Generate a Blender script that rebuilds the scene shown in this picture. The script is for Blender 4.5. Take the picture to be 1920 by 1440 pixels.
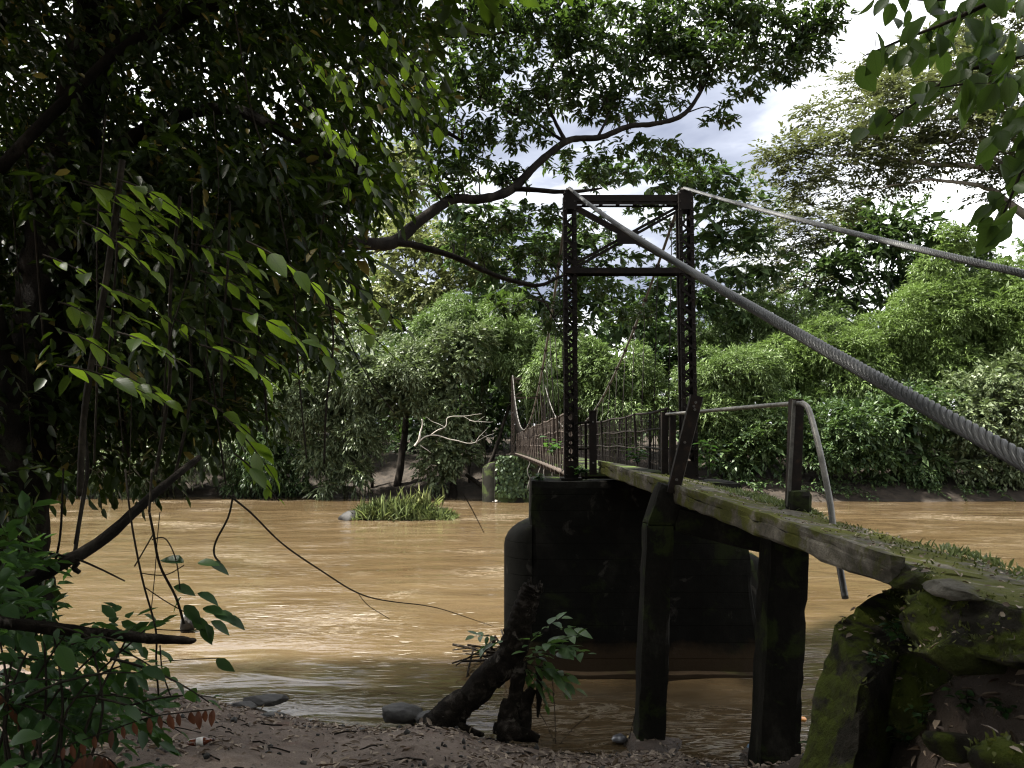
import bpy, math, random
import numpy as np
from mathutils import Vector, Matrix, noise as mnoise

for o in list(bpy.data.objects):
    bpy.data.objects.remove(o, do_unlink=True)
SC = bpy.context.scene
COL = SC.collection
R = math.radians

# ------------------------------------------------------------------ camera
CAMZ = 3.4
PITCH = R(4.49)
cam_d = bpy.data.cameras.new("camera")
cam_d.sensor_width = 36.0
cam_d.lens = 27.0
cam_d.clip_start = 0.05
cam_d.clip_end = 3000
cam = bpy.data.objects.new("camera", cam_d)
cam.location = (0, 0, CAMZ)
cam.rotation_euler = (R(90) + PITCH, 0, 0)
COL.objects.link(cam)
SC.camera = cam
SC.render.resolution_x, SC.render.resolution_y = 1024, 768

# ------------------------------------------------------------------ sky, sun, exposure
SUN_EL, SUN_AZ = R(58), R(-90)          # azimuth from +Y, negative = towards -X (river's left)
to_sun = Vector((math.cos(SUN_EL) * math.sin(SUN_AZ), math.cos(SUN_EL) * math.cos(SUN_AZ), math.sin(SUN_EL)))
world = bpy.data.worlds.new("World")
SC.world = world
world.use_nodes = True
wt = world.node_tree
for n in list(wt.nodes):
    wt.nodes.remove(n)


def wn(t, **kw):
    n = wt.nodes.new(t)
    for k, v in kw.items():
        setattr(n, k, v)
    return n


w_out = wn("ShaderNodeOutputWorld")
w_bg = wn("ShaderNodeBackground")
w_sky = wn("ShaderNodeTexSky", sky_type="NISHITA")
w_sky.sun_disc = False
w_sky.sun_elevation = SUN_EL
w_sky.sun_rotation = SUN_AZ
w_sky.air_density = 1.2
w_sky.dust_density = 2.0
w_tc = wn("ShaderNodeTexCoord")
w_sep = wn("ShaderNodeSeparateXYZ")
wt.links.new(w_tc.outputs["Generated"], w_sep.inputs[0])
# cloud layer: the view direction meets a flat deck of clouds
w_zz = wn("ShaderNodeMath", operation="MAXIMUM")
wt.links.new(w_sep.outputs[2], w_zz.inputs[0])
w_zz.inputs[1].default_value = 0.0
w_za = wn("ShaderNodeMath", operation="ADD")
wt.links.new(w_zz.outputs[0], w_za.inputs[0])
w_za.inputs[1].default_value = 0.12
w_dx = wn("ShaderNodeMath", operation="DIVIDE")
w_dy = wn("ShaderNodeMath", operation="DIVIDE")
wt.links.new(w_sep.outputs[0], w_dx.inputs[0]); wt.links.new(w_za.outputs[0], w_dx.inputs[1])
wt.links.new(w_sep.outputs[1], w_dy.inputs[0]); wt.links.new(w_za.outputs[0], w_dy.inputs[1])
w_cmb = wn("ShaderNodeCombineXYZ")
wt.links.new(w_dx.outputs[0], w_cmb.inputs[0]); wt.links.new(w_dy.outputs[0], w_cmb.inputs[1])
w_map = wn("ShaderNodeMapping")
w_map.inputs["Location"].default_value = (3.79, 4.34, 3.0)
w_map.inputs["Rotation"].default_value = (0, 0, R(35))
wt.links.new(w_cmb.outputs[0], w_map.inputs[0])
w_n1 = wn("ShaderNodeTexNoise")
w_n1.inputs["Scale"].default_value = 0.9
w_n1.inputs["Detail"].default_value = 7
w_n1.inputs["Roughness"].default_value = 0.52
w_n1.inputs["Distortion"].default_value = 0.25
wt.links.new(w_map.outputs[0], w_n1.inputs["Vector"])
w_ramp = wn("ShaderNodeValToRGB")              # thick grey cloud -> thin bright cloud
cr = w_ramp.color_ramp
cr.elements[0].position, cr.elements[0].color = 0.345, (1.55, 1.72, 2.3, 1)
cr.elements[1].position, cr.elements[1].color = 0.475, (5.6, 5.7, 5.9, 1)
e = cr.elements.new(0.62); e.color = (12.0, 12.1, 12.2, 1)
e = cr.elements.new(0.42); e.color = (2.8, 3.0, 3.6, 1)
wt.links.new(w_n1.outputs["Fac"], w_ramp.inputs[0])
w_mix = wn("ShaderNodeMix", data_type="RGBA")
w_mix.inputs["Factor"].default_value = 0.95
wt.links.new(w_sky.outputs[0], w_mix.inputs["A"])
wt.links.new(w_ramp.outputs[0], w_mix.inputs["B"])
wt.links.new(w_mix.outputs["Result"], w_bg.inputs["Color"])
w_bg.inputs["Strength"].default_value = 0.05
wt.links.new(w_bg.outputs[0], w_out.inputs[0])

sun_d = bpy.data.lights.new("sun", "SUN")
sun_d.energy = 5.0
sun_d.angle = R(4.0)
sun_d.color = (1.0, 0.95, 0.86)
sun = bpy.data.objects.new("sun", sun_d)
sun.rotation_euler = to_sun.to_track_quat("Z", "Y").to_euler()
sun.location = (-20, 10, 40)
COL.objects.link(sun)

SC.view_settings.view_transform = "Standard"
SC.view_settings.look = "None"
SC.view_settings.exposure = 2.4
SC.view_settings.gamma = 1.0
SC.render.engine = "CYCLES"
SC.cycles.use_denoising = True
SC.cycles.denoising_input_passes = "RGB_ALBEDO_NORMAL"
SC.cycles.filter_width = 1.2
SC.cycles.max_bounces = 6
SC.cycles.diffuse_bounces = 3
SC.cycles.glossy_bounces = 3
SC.cycles.transmission_bounces = 4
SC.cycles.sample_clamp_indirect = 6.0
SC.cycles.use_adaptive_sampling = True

# ------------------------------------------------------------------ helpers
_ca, _sa = math.cos(PITCH), math.sin(PITCH)


def W(px, py, Y):
    """world point at depth Y seen at photo pixel (1920 x 1440)"""
    u, v = (px - 960) / 1440.0, (720 - py) / 1440.0
    dy = _ca - v * _sa
    dz = v * _ca + _sa
    t = Y / dy
    return Vector((u * t, Y, CAMZ + dz * t))


def PX(L):
    """[(px, py, Y), ...] -> list of points"""
    return [W(*p) for p in L]


_names = {}


def tag(o, label=None, cat=None, group=None, kind=None):
    if label: o["label"] = label
    if cat: o["category"] = cat
    if group: o["group"] = group
    if kind: o["kind"] = kind
    return o


def link(o, parent=None):
    COL.objects.link(o)
    if parent is not None:
        o.parent = parent
    return o


def empty(name, loc=(0, 0, 0)):
    o = bpy.data.objects.new(name, None)
    o.empty_display_size = 0.2
    o.location = loc
    COL.objects.link(o)
    return o


def thing(name, label, cat, group=None):
    o = empty(name)
    return tag(o, label, cat, group)


class MB:
    """collects vertices and faces into one mesh object"""

    def __init__(self):
        self.v, self.f, self.s, self.uv = [], [], [], None

    def add(self, vs, fs, smooth=False):
        b = len(self.v)
        self.v.extend([tuple(p) for p in vs])
        for q in fs:
            self.f.append([b + i for i in q])
            self.s.append(smooth)

    def box(self, lo, hi):
        (a, b, c), (d, e_, f) = lo, hi
        self.add([(a, b, c), (d, b, c), (d, e_, c), (a, e_, c), (a, b, f), (d, b, f), (d, e_, f), (a, e_, f)],
                 [(3, 2, 1, 0), (4, 5, 6, 7), (0, 1, 5, 4), (1, 2, 6, 5), (2, 3, 7, 6), (3, 0, 4, 7)])

    def bar(self, p, q, w, h, up=(0, 1, 0)):
        """rectangular bar from p to q: w across, h along `up`"""
        p, q, up = Vector(p), Vector(q), Vector(up)
        d = (q - p).normalized()
        s = d.cross(up)
        if s.length < 1e-6:
            s = d.cross(Vector((1, 0, 0)))
        s.normalize()
        u = s.cross(d).normalized()
        s, u = s * w / 2, u * h / 2
        vs = [p - s - u, p + s - u, p + s + u, p - s + u, q - s - u, q + s - u, q + s + u, q - s + u]
        self.add(vs, [(3, 2, 1, 0), (4, 5, 6, 7), (0, 1, 5, 4), (1, 2, 6, 5), (2, 3, 7, 6), (3, 0, 4, 7)])

    def tube(self, pts, rad, k=8, caps=True, rough=0.0, seed=0, smooth=True, flat=1.0):
        pts = [Vector(p) for p in pts]
        n = len(pts)
        if not hasattr(rad, "__len__"):
            rad = [rad] * n
        t0 = (pts[1] - pts[0]).normalized()
        ref = Vector((0, 0, 1)) if abs(t0.z) < 0.9 else Vector((1, 0, 0))
        a = t0.cross(ref).normalized()
        vs = []
        for i in range(n):
            t = (pts[min(i + 1, n - 1)] - pts[max(i - 1, 0)])
            if t.length < 1e-9: t = t0
            t.normalize()
            a = (a - t * a.dot(t))
            if a.length < 1e-6: a = t.cross(Vector((1, 0, 0)))
            a.normalize()
            b = t.cross(a)
            for j in range(k):
                th = 2 * math.pi * j / k
                d = a * math.cos(th) + b * math.sin(th) * flat
                r = rad[i]
                if rough:
                    r *= 1 + 0.35 * rough * mnoise.noise(Vector((math.cos(th) * 3.2, math.sin(th) * 3.2 + seed, i * 0.05)))
                    r *= 1 + rough * mnoise.noise((pts[i] + d * rad[i]) * (0.9 / max(rad[i], 0.02)) + Vector((seed, 0, 0)))
                vs.append(pts[i] + d * r)
        fs = []
        for i in range(n - 1):
            for j in range(k):
                j2 = (j + 1) % k
                fs.append((i * k + j, i * k + j2, (i + 1) * k + j2, (i + 1) * k + j))
        self.add(vs, fs, smooth)
        if caps:
            b0 = len(self.v) - n * k
            self.f.append([b0 + j for j in range(k)][::-1]); self.s.append(False)
            self.f.append([b0 + (n - 1) * k + j for j in range(k)]); self.s.append(False)

    def build(self, name, mat, parent=None):
        me = bpy.data.meshes.new(name)
        me.from_pydata(self.v, [], self.f)
        me.polygons.foreach_set("use_smooth", self.s)
        me.materials.append(mat)
        me.update()
        return link(bpy.data.objects.new(name, me), parent)


def spline(pts, per=6):
    """Catmull-Rom through points"""
    P = [Vector(p) for p in pts]
    out = []
    for i in range(len(P) - 1):
        p0, p1, p2, p3 = P[max(i - 1, 0)], P[i], P[i + 1], P[min(i + 2, len(P) - 1)]
        for k in range(per):
            t = k / per
            out.append(0.5 * ((2 * p1) + (p2 - p0) * t + (2 * p0 - 5 * p1 + 4 * p2 - p3) * t * t + (3 * p1 - p0 - 3 * p2 + p3) * t ** 3))
    out.append(P[-1])
    return out


def lerp_list(a, n):
    return list(np.interp(np.linspace(0, 1, n), np.linspace(0, 1, len(a)), a))


def limb(mb, pts, r, per=6, k=8, wob=0.0, rough=0.15, seed=0):
    s = spline(pts, per)
    if wob:
        s = [p + Vector((mnoise.noise(p * 1.3 + Vector((seed, 0, 0))), mnoise.noise(p * 1.3 + Vector((0, seed + 9, 0))), mnoise.noise(p * 1.3 + Vector((0, 0, seed + 5))))) * wob for p in s]
    mb.tube(s, lerp_list(r, len(s)), k, rough=rough, seed=seed)


def hexa(c, div, amp=0.01, chip=0.02, freq=3.0, seed=0, name="slab", mat=None, parent=None, fine=0.0):
    """rough block: c = 8 corners (x fastest, then y, then z), div = cells along each axis"""
    c = [Vector(p) for p in c]
    nx, ny, nz = div
    idx, vs, fs = {}, [], []

    def vid(i, j, k):
        key = (i, j, k)
        if key in idx: return idx[key]
        a, b, d = i / nx, j / ny, k / nz
        p = Vector((0, 0, 0))
        for q in range(8):
            wgt = (a if q & 1 else 1 - a) * (b if q & 2 else 1 - b) * (d if q & 4 else 1 - d)
            p += c[q] * wgt
        ext = (i in (0, nx)) + (j in (0, ny)) + (k in (0, nz))
        s3 = Vector((seed * 3.1, seed * 1.7, seed))
        nv = Vector((mnoise.noise(p * freq + s3), mnoise.noise(p * freq + s3 + Vector((31, 7, 3))), mnoise.noise(p * freq + s3 + Vector((5, 41, 13)))))
        p2 = p + nv * amp
        if fine:
            p2 += Vector((mnoise.noise(p * freq * 6), mnoise.noise(p * freq * 6 + Vector((9, 9, 9))), mnoise.noise(p * freq * 6 + Vector((4, 2, 8))))) * fine
        if ext >= 2 and chip:
            ctr = sum(c, Vector()) / 8
            axis_pull = Vector((0, 0, 0))
            if i in (0, nx): axis_pull += (c[1] - c[0]).normalized() * (1 if i == 0 else -1)
            if j in (0, ny): axis_pull += (c[2] - c[0]).normalized() * (1 if j == 0 else -1)
            if k in (0, nz): axis_pull += (c[4] - c[0]).normalized() * (1 if k == 0 else -1)
            g = 0.35 + max(0, mnoise.noise(p * freq * 1.7 + s3 * 2) * 1.8)
            p2 += axis_pull * chip * g
        idx[key] = len(vs)
        vs.append(p2)
        return idx[key]
    for i in range(nx):
        for j in range(ny):
            fs.append((vid(i, j, 0), vid(i, j + 1, 0), vid(i + 1, j + 1, 0), vid(i + 1, j, 0)))
            fs.append((vid(i, j, nz), vid(i + 1, j, nz), vid(i + 1, j + 1, nz), vid(i, j + 1, nz)))
    for i in range(nx):
        for k in range(nz):
            fs.append((vid(i, 0, k), vid(i + 1, 0, k), vid(i + 1, 0, k + 1), vid(i, 0, k + 1)))
            fs.append((vid(i, ny, k), vid(i, ny, k + 1), vid(i + 1, ny, k + 1), vid(i + 1, ny, k)))
    for j in range(ny):
        for k in range(nz):
            fs.append((vid(0, j, k), vid(0, j, k + 1), vid(0, j + 1, k + 1), vid(0, j + 1, k)))
            fs.append((vid(nx, j, k), vid(nx, j + 1, k), vid(nx, j + 1, k + 1), vid(nx, j, k + 1)))
    m = MB()
    m.add(vs, fs)
    return m.build(name, mat, parent)


def rock_mesh(name, ctr, r, mat, parent=None, seed=0, sub=3, amp=0.35, cut=0.0):
    import bmesh
    bm = bmesh.new()
    bmesh.ops.create_icosphere(bm, subdivisions=sub, radius=1.0)
    rp = random.Random(seed)
    planes = []
    for i in range(11):
        n_ = Vector((rp.gauss(0, 1), rp.gauss(0, 1), rp.gauss(0, 1))).normalized()
        planes.append((n_, rp.uniform(0.62, 0.92)))
    for v in bm.verts:
        d = v.co.normalized()
        q = d + Vector((seed * 2.3, seed, -seed))
        f = 1 + amp * 0.6 * mnoise.noise(q * 1.1)
        d2 = Vector((d.x, d.y, max(d.z, -0.5))) * f
        for n_, c_ in planes:                      # broken faces
            e = d2.dot(n_) - c_
            if e > 0: d2 = d2 - n_ * e * 0.92
        d2 += d * (0.05 * amp * 3 * mnoise.noise(q * 5) + 0.03 * mnoise.noise(q * 13) + 0.015 * mnoise.noise(q * 29))
        v.co = Vector((d2.x * r[0], d2.y * r[1], d2.z * r[2])) + Vector(ctr)
    me = bpy.data.meshes.new(name)
    bm.to_mesh(me)
    bm.free()
    me.polygons.foreach_set("use_smooth", [True] * len(me.polygons))
    me.materials.append(mat)
    return link(bpy.data.objects.new(name, me), parent)


# numpy value noise for terrain
_rs = np.random.RandomState(7)
_perm = _rs.rand(256, 256)


def vnoise(x, y):
    xi, yi = np.floor(x).astype(int), np.floor(y).astype(int)
    fx, fy = x - xi, y - yi
    fx, fy = fx * fx * (3 - 2 * fx), fy * fy * (3 - 2 * fy)
    a = _perm[xi & 255, yi & 255]; b = _perm[(xi + 1) & 255, yi & 255]
    c = _perm[xi & 255, (yi + 1) & 255]; d = _perm[(xi + 1) & 255, (yi + 1) & 255]
    return (a * (1 - fx) + b * fx) * (1 - fy) + (c * (1 - fx) + d * fx) * fy - 0.5


# ------------------------------------------------------------------ materials
def new_mat(name):
    m = bpy.data.materials.new(name)
    m.use_nodes = True
    nt = m.node_tree
    for n in list(nt.nodes):
        nt.nodes.remove(n)
    out = nt.nodes.new("ShaderNodeOutputMaterial")

    def N(t, ins=None, **kw):
        n = nt.nodes.new(t)
        for k, v in kw.items():
            setattr(n, k, v)
        for k, v in (ins or {}).items():
            s = n.inputs[k]
            if isinstance(v, bpy.types.NodeSocket):
                nt.links.new(v, s)
            else:
                s.default_value = v
        return n
    return m, nt, out, N


def rgb(c):
    return (c[0], c[1], c[2], 1)


def ramp(N, fac, stops):
    n = N("ShaderNodeValToRGB", {"Fac": fac})
    el = n.color_ramp.elements
    el[0].position, el[0].color = stops[0][0], rgb(stops[0][1])
    el[1].position, el[1].color = stops[-1][0], rgb(stops[-1][1])
    for p, c in stops[1:-1]:
        q = el.new(p); q.color = rgb(c)
    return n.outputs["Color"]


def mixc(N, f, a, b):
    n = N("ShaderNodeMix", data_type="RGBA")
    for k, v in (("Factor", f), ("A", a), ("B", b)):
        if isinstance(v, bpy.types.NodeSocket):
            n.id_data.links.new(v, n.inputs[k])
        else:
            n.inputs[k].default_value = v if k == "Factor" else rgb(v)
    return n.outputs["Result"]


def noise(N, vec, scale, detail=5, rough=0.55, dist=0.0):
    return N("ShaderNodeTexNoise", {"Vector": vec, "Scale": scale, "Detail": detail, "Roughness": rough, "Distortion": dist}).outputs["Fac"]


def surface_mat(name, stops, scale, rough=0.85, bump=0.4, bscale=20, dist=0.01, moss=0.0, mossc=(0.07, 0.10, 0.015), moss_scale=3.0, moss_side=0.0, fine=None, spec=0.3, stretch=(1, 1, 1), metallic=0.0, patch=None, boards=0.0, silt=0.0):
    m, nt, out, N = new_mat(name)
    tc = N("ShaderNodeTexCoord").outputs["Object"]
    mp = N("ShaderNodeMapping", {"Vector": tc, "Scale": stretch}).outputs[0]
    n1 = noise(N, mp, scale, 8, 0.62, 0.3)
    col = ramp(N, n1, stops)
    n2 = noise(N, tc, bscale, 6, 0.65)
    col = mixc(N, N("ShaderNodeMath", {0: n2, 1: 0.9}, operation="MULTIPLY").outputs[0], col, tuple(0.45 * x for x in stops[0][1]))
    if patch:                                     # flaked plaster / lichen patches with their own outline
        pn = noise(N, tc, patch[1], 6, 0.6, 0.6)
        pf = N("ShaderNodeMapRange", {"Value": pn, "From Min": patch[2], "From Max": patch[2] + 0.05}).outputs[0]
        pf2 = N("ShaderNodeMath", {0: pf, 1: noise(N, tc, patch[1] * 9, 4, 0.7)}, operation="MULTIPLY").outputs[0]
        col = mixc(N, pf2, col, patch[0])
    rg = rough
    if moss:
        geo = N("ShaderNodeNewGeometry").outputs["Normal"]
        nz = N("ShaderNodeSeparateXYZ", {0: geo}).outputs[2]
        up = N("ShaderNodeMapRange", {"Value": nz, "From Min": 0.1, "From Max": 0.7, "To Min": moss_side, "To Max": 1.0}).outputs[0]
        mn = noise(N, tc, moss_scale, 7, 0.65, 0.4)
        mf = N("ShaderNodeMapRange", {"Value": mn, "From Min": 0.62 - moss * 0.3, "From Max": 0.70 - moss * 0.3}).outputs[0]
        mk = N("ShaderNodeMath", {0: mf, 1: up}, operation="MULTIPLY").outputs[0]
        mc = mixc(N, noise(N, tc, moss_scale * 8, 4, 0.7), tuple(0.4 * x for x in mossc), tuple(1.5 * x for x in mossc))
        col = mixc(N, mk, col, mc)
    bn = noise(N, tc, bscale * 2.5, 8, 0.7)
    h = N("ShaderNodeMath", {0: n1, 1: bn}, operation="ADD").outputs[0]
    if silt:
        zz = N("ShaderNodeSeparateXYZ", {0: tc}).outputs[2]
        zn = N("ShaderNodeMath", {0: zz, 1: N("ShaderNodeMath", {0: noise(N, tc, 2.0, 6, 0.7), 1: -0.5}, operation="MULTIPLY").outputs[0]}, operation="ADD").outputs[0]
        sf = N("ShaderNodeMapRange", {"Value": zn, "From Min": silt - 0.35, "From Max": silt - 0.2, "To Min": 0.55, "To Max": 0.0}).outputs[0]
        col = mixc(N, sf, col, (0.055, 0.036, 0.02))
    if boards:                                     # lines left by the formwork boards
        zz = N("ShaderNodeSeparateXYZ", {0: tc}).outputs[2]
        fr = N("ShaderNodeMath", {0: N("ShaderNodeMath", {0: zz, 1: 1.0 / boards}, operation="MULTIPLY").outputs[0]}, operation="FRACT").outputs[0]
        gl = N("ShaderNodeMapRange", {"Value": fr, "From Min": 0.0, "From Max": 0.05, "To Min": -1.6, "To Max": 0.0}).outputs[0]
        h = N("ShaderNodeMath", {0: h, 1: gl}, operation="ADD").outputs[0]
    b = N("ShaderNodeBump", {"Strength": bump, "Distance": dist, "Height": h}).outputs[0]
    p = N("ShaderNodeBsdfPrincipled", {"Base Color": col, "Roughness": rg, "Normal": b, "Specular IOR Level": spec, "Metallic": metallic})
    nt.links.new(p.outputs[0], out.inputs[0])
    return m


M = {}
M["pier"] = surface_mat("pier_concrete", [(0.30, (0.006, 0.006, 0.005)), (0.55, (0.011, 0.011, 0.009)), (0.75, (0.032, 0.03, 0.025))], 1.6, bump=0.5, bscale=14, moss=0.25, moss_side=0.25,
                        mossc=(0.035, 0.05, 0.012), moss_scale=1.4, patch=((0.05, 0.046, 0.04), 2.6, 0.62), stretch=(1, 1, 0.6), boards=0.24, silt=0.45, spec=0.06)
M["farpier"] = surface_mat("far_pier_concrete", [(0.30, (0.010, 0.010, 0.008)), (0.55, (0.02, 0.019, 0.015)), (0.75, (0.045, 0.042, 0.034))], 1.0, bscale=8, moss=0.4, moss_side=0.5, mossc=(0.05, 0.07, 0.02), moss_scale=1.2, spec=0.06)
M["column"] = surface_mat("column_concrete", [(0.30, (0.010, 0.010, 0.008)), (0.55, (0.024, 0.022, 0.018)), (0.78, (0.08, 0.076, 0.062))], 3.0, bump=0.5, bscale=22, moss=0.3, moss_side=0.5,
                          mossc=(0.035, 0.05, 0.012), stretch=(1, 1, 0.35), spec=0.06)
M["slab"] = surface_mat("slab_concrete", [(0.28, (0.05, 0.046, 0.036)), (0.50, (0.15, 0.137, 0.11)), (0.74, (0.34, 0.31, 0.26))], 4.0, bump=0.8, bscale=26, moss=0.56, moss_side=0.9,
                        mossc=(0.07, 0.074, 0.016), moss_scale=2.3, dist=0.015, spec=0.06)
M["mossstone"] = surface_mat("mossy_stone", [(0.28, (0.014, 0.013, 0.010)), (0.52, (0.042, 0.037, 0.028)), (0.78, (0.13, 0.115, 0.09))], 4.0, bump=1.0, bscale=18, moss=0.58, moss_side=0.5,
                             mossc=(0.06, 0.075, 0.012), moss_scale=3.4, dist=0.03, spec=0.06)
M["rock"] = surface_mat("river_rock", [(0.3, (0.02, 0.019, 0.017)), (0.55, (0.05, 0.046, 0.04)), (0.75, (0.10, 0.092, 0.08))], 5.0, rough=0.6, bump=0.6, bscale=16)
M["darkrock"] = surface_mat("dark_river_rock", [(0.3, (0.008, 0.0075, 0.007)), (0.55, (0.02, 0.019, 0.017)), (0.75, (0.045, 0.042, 0.038))], 5.0, rough=0.6, bump=0.6, bscale=16, spec=0.15)  # darker copy of the river rock, toned down against the strong sun
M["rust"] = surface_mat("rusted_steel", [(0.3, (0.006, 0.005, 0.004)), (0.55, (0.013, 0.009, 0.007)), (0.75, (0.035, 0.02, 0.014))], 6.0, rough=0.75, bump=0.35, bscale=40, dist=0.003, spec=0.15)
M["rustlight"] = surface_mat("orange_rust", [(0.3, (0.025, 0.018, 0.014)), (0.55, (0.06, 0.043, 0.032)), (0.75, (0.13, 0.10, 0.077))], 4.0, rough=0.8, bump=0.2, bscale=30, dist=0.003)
M["darksteel"] = surface_mat("dark_painted_steel", [(0.3, (0.012, 0.010, 0.009)), (0.55, (0.028, 0.02, 0.016)), (0.75, (0.09, 0.05, 0.03))], 7.0, rough=0.6, bump=0.25, bscale=40, dist=0.002, spec=0.15)
M["pipe"] = surface_mat("galvanised_pipe", [(0.3, (0.10, 0.095, 0.085)), (0.55, (0.22, 0.21, 0.19)), (0.75, (0.36, 0.34, 0.31))], 9.0, rough=0.45, bump=0.2, bscale=50, dist=0.002, metallic=0.5, spec=0.5)
M["bark"] = surface_mat("dark_bark", [(0.3, (0.008, 0.007, 0.006)), (0.55, (0.024, 0.020, 0.016)), (0.78, (0.09, 0.08, 0.064))], 5.0, bump=1.0, bscale=16, dist=0.02, stretch=(1, 1, 0.35), spec=0.06)
M["deadwood"] = surface_mat("dead_wood", [(0.3, (0.010, 0.008, 0.006)), (0.52, (0.03, 0.024, 0.018)), (0.70, (0.13, 0.11, 0.09))], 9.0, bump=1.0, bscale=22, dist=0.05, patch=((0.2, 0.175, 0.145), 7.0, 0.60), spec=0.06)
M["palebark"] = surface_mat("pale_bark", [(0.3, (0.10, 0.09, 0.075)), (0.55, (0.2, 0.18, 0.15)), (0.75, (0.32, 0.3, 0.26))], 2.0, bump=0.5, bscale=9, dist=0.03)
M["bleached"] = surface_mat("bleached_branch", [(0.3, (0.32, 0.29, 0.25)), (0.55, (0.48, 0.45, 0.4)), (0.75, (0.62, 0.6, 0.55))], 3.0, bump=0.3, bscale=12)
M["twig"] = surface_mat("vine_stem", [(0.3, (0.016, 0.013, 0.010)), (0.55, (0.04, 0.034, 0.026)), (0.75, (0.11, 0.095, 0.07))], 12.0, bump=0.4, bscale=40, dist=0.004, spec=0.06)
M["culm"] = surface_mat("bamboo_culm", [(0.3, (0.03, 0.035, 0.015)), (0.55, (0.07, 0.075, 0.03)), (0.75, (0.13, 0.12, 0.06))], 3.0, bump=0.2, bscale=8)


def leaf_mat(name, dark, light, trans, tmix=0.4, gloss=0.35, objrand=False, spec=0.45, dead=None, veins=False):
    m, nt, out, N = new_mat(name)
    if objrand:
        f = N("ShaderNodeObjectInfo").outputs["Random"]
    else:
        f = N("ShaderNodeAttribute", attribute_name="tint").outputs["Fac"]
    col = mixc(N, f, dark, light)
    tcol = mixc(N, f, tuple(0.75 * x for x in trans), tuple(1.2 * x for x in trans))
    if dead:
        df = N("ShaderNodeMath", {0: f, 1: 0.965}, operation="GREATER_THAN").outputs[0]
        col = mixc(N, df, col, dead)
        tcol = mixc(N, df, tcol, tuple(0.8 * x for x in dead))
    nrm = None
    if veins:
        tc = N("ShaderNodeTexCoord").outputs["UV"]
        sx = N("ShaderNodeSeparateXYZ", {0: tc})
        ax = N("ShaderNodeMath", {0: N("ShaderNodeMath", {0: sx.outputs[0], 1: 0.5}, operation="SUBTRACT").outputs[0]}, operation="ABSOLUTE").outputs[0]
        ph = N("ShaderNodeMath", {0: N("ShaderNodeMath", {0: sx.outputs[1], 1: 9.0}, operation="MULTIPLY").outputs[0], 1: N("ShaderNodeMath", {0: ax, 1: 6.0}, operation="MULTIPLY").outputs[0]}, operation="SUBTRACT").outputs[0]
        fr = N("ShaderNodeMath", {0: ph}, operation="FRACT").outputs[0]
        vv = N("ShaderNodeMapRange", {"Value": N("ShaderNodeMath", {0: N("ShaderNodeMath", {0: fr, 1: 0.5}, operation="SUBTRACT").outputs[0]}, operation="ABSOLUTE").outputs[0], "From Min": 0.0, "From Max": 0.14, "To Min": 1.0, "To Max": 0.0}).outputs[0]
        mid = N("ShaderNodeMapRange", {"Value": ax, "From Min": 0.012, "From Max": 0.035, "To Min": 1.0, "To Max": 0.0}).outputs[0]
        vm = N("ShaderNodeMath", {0: vv, 1: mid}, operation="MAXIMUM").outputs[0]
        tcol = mixc(N, N("ShaderNodeMath", {0: vm, 1: 0.28}, operation="MULTIPLY").outputs[0], tcol, tuple(0.25 * x for x in trans))
        nrm = N("ShaderNodeBump", {"Strength": 0.15, "Distance": 0.004, "Height": vm}, invert=True).outputs[0]
    p = N("ShaderNodeBsdfPrincipled", {"Base Color": col, "Roughness": gloss, "Specular IOR Level": spec})
    t = N("ShaderNodeBsdfTranslucent", {"Color": tcol})
    if nrm:
        nt.links.new(nrm, p.inputs["Normal"])
    mx = N("ShaderNodeMixShader", {0: tmix, 1: p.outputs[0], 2: t.outputs[0]})
    nt.links.new(mx.outputs[0], out.inputs[0])
    return m


M["lf_near"] = leaf_mat("near_leaf", (0.010, 0.019, 0.006), (0.021, 0.034, 0.009), (0.05, 0.09, 0.006), 0.28, 0.45, spec=0.2, veins=False, dead=(0.16, 0.13, 0.03))  # shaded copy of the near leaf: the mass's darkness sits in its colour
M["lf_near_o"] = leaf_mat("near_leaf_single", (0.025, 0.05, 0.012), (0.05, 0.095, 0.02), (0.24, 0.38, 0.025), 0.52, 0.4, spec=0.28, objrand=True, veins=True)  # lit copy of the near leaf: backlight glow put into its colour
M["lf_bush_o"] = leaf_mat("bush_leaf_single", (0.018, 0.045, 0.018), (0.04, 0.085, 0.025), (0.07, 0.15, 0.02), 0.38, 0.42, spec=0.25, objrand=True, veins=True)
M["lf_bush"] = leaf_mat("bush_leaf", (0.018, 0.042, 0.016), (0.04, 0.085, 0.025), (0.06, 0.14, 0.02), 0.35, 0.42, spec=0.25)
M["lf_sap_o"] = leaf_mat("sapling_leaf_single", (0.04, 0.08, 0.028), (0.10, 0.17, 0.055), (0.10, 0.2, 0.03), 0.35, 0.35, objrand=True, veins=True)
M["lf_red_o"] = leaf_mat("red_leaf_single", (0.06, 0.028, 0.014), (0.13, 0.05, 0.025), (0.16, 0.055, 0.025), 0.4, 0.5, objrand=True)
M["lf_limb"] = leaf_mat("limb_leaf", (0.014, 0.028, 0.011), (0.032, 0.055, 0.018), (0.055, 0.10, 0.014), 0.3, 0.45, spec=0.25)
M["lf_corner_o"] = leaf_mat("corner_leaf_single", (0.02, 0.042, 0.014), (0.05, 0.085, 0.022), (0.10, 0.18, 0.025), 0.42, 0.45, spec=0.22, objrand=True, veins=True)
M["lf_bamboo"] = leaf_mat("bamboo_leaf", (0.052, 0.084, 0.026), (0.125, 0.175, 0.062), (0.095, 0.155, 0.035), 0.26, 0.5, spec=0.3)
M["lf_bamboo2"] = leaf_mat("yellow_bamboo_leaf", (0.06, 0.096, 0.026), (0.13, 0.185, 0.056), (0.105, 0.17, 0.033), 0.28, 0.5, spec=0.3)
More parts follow.
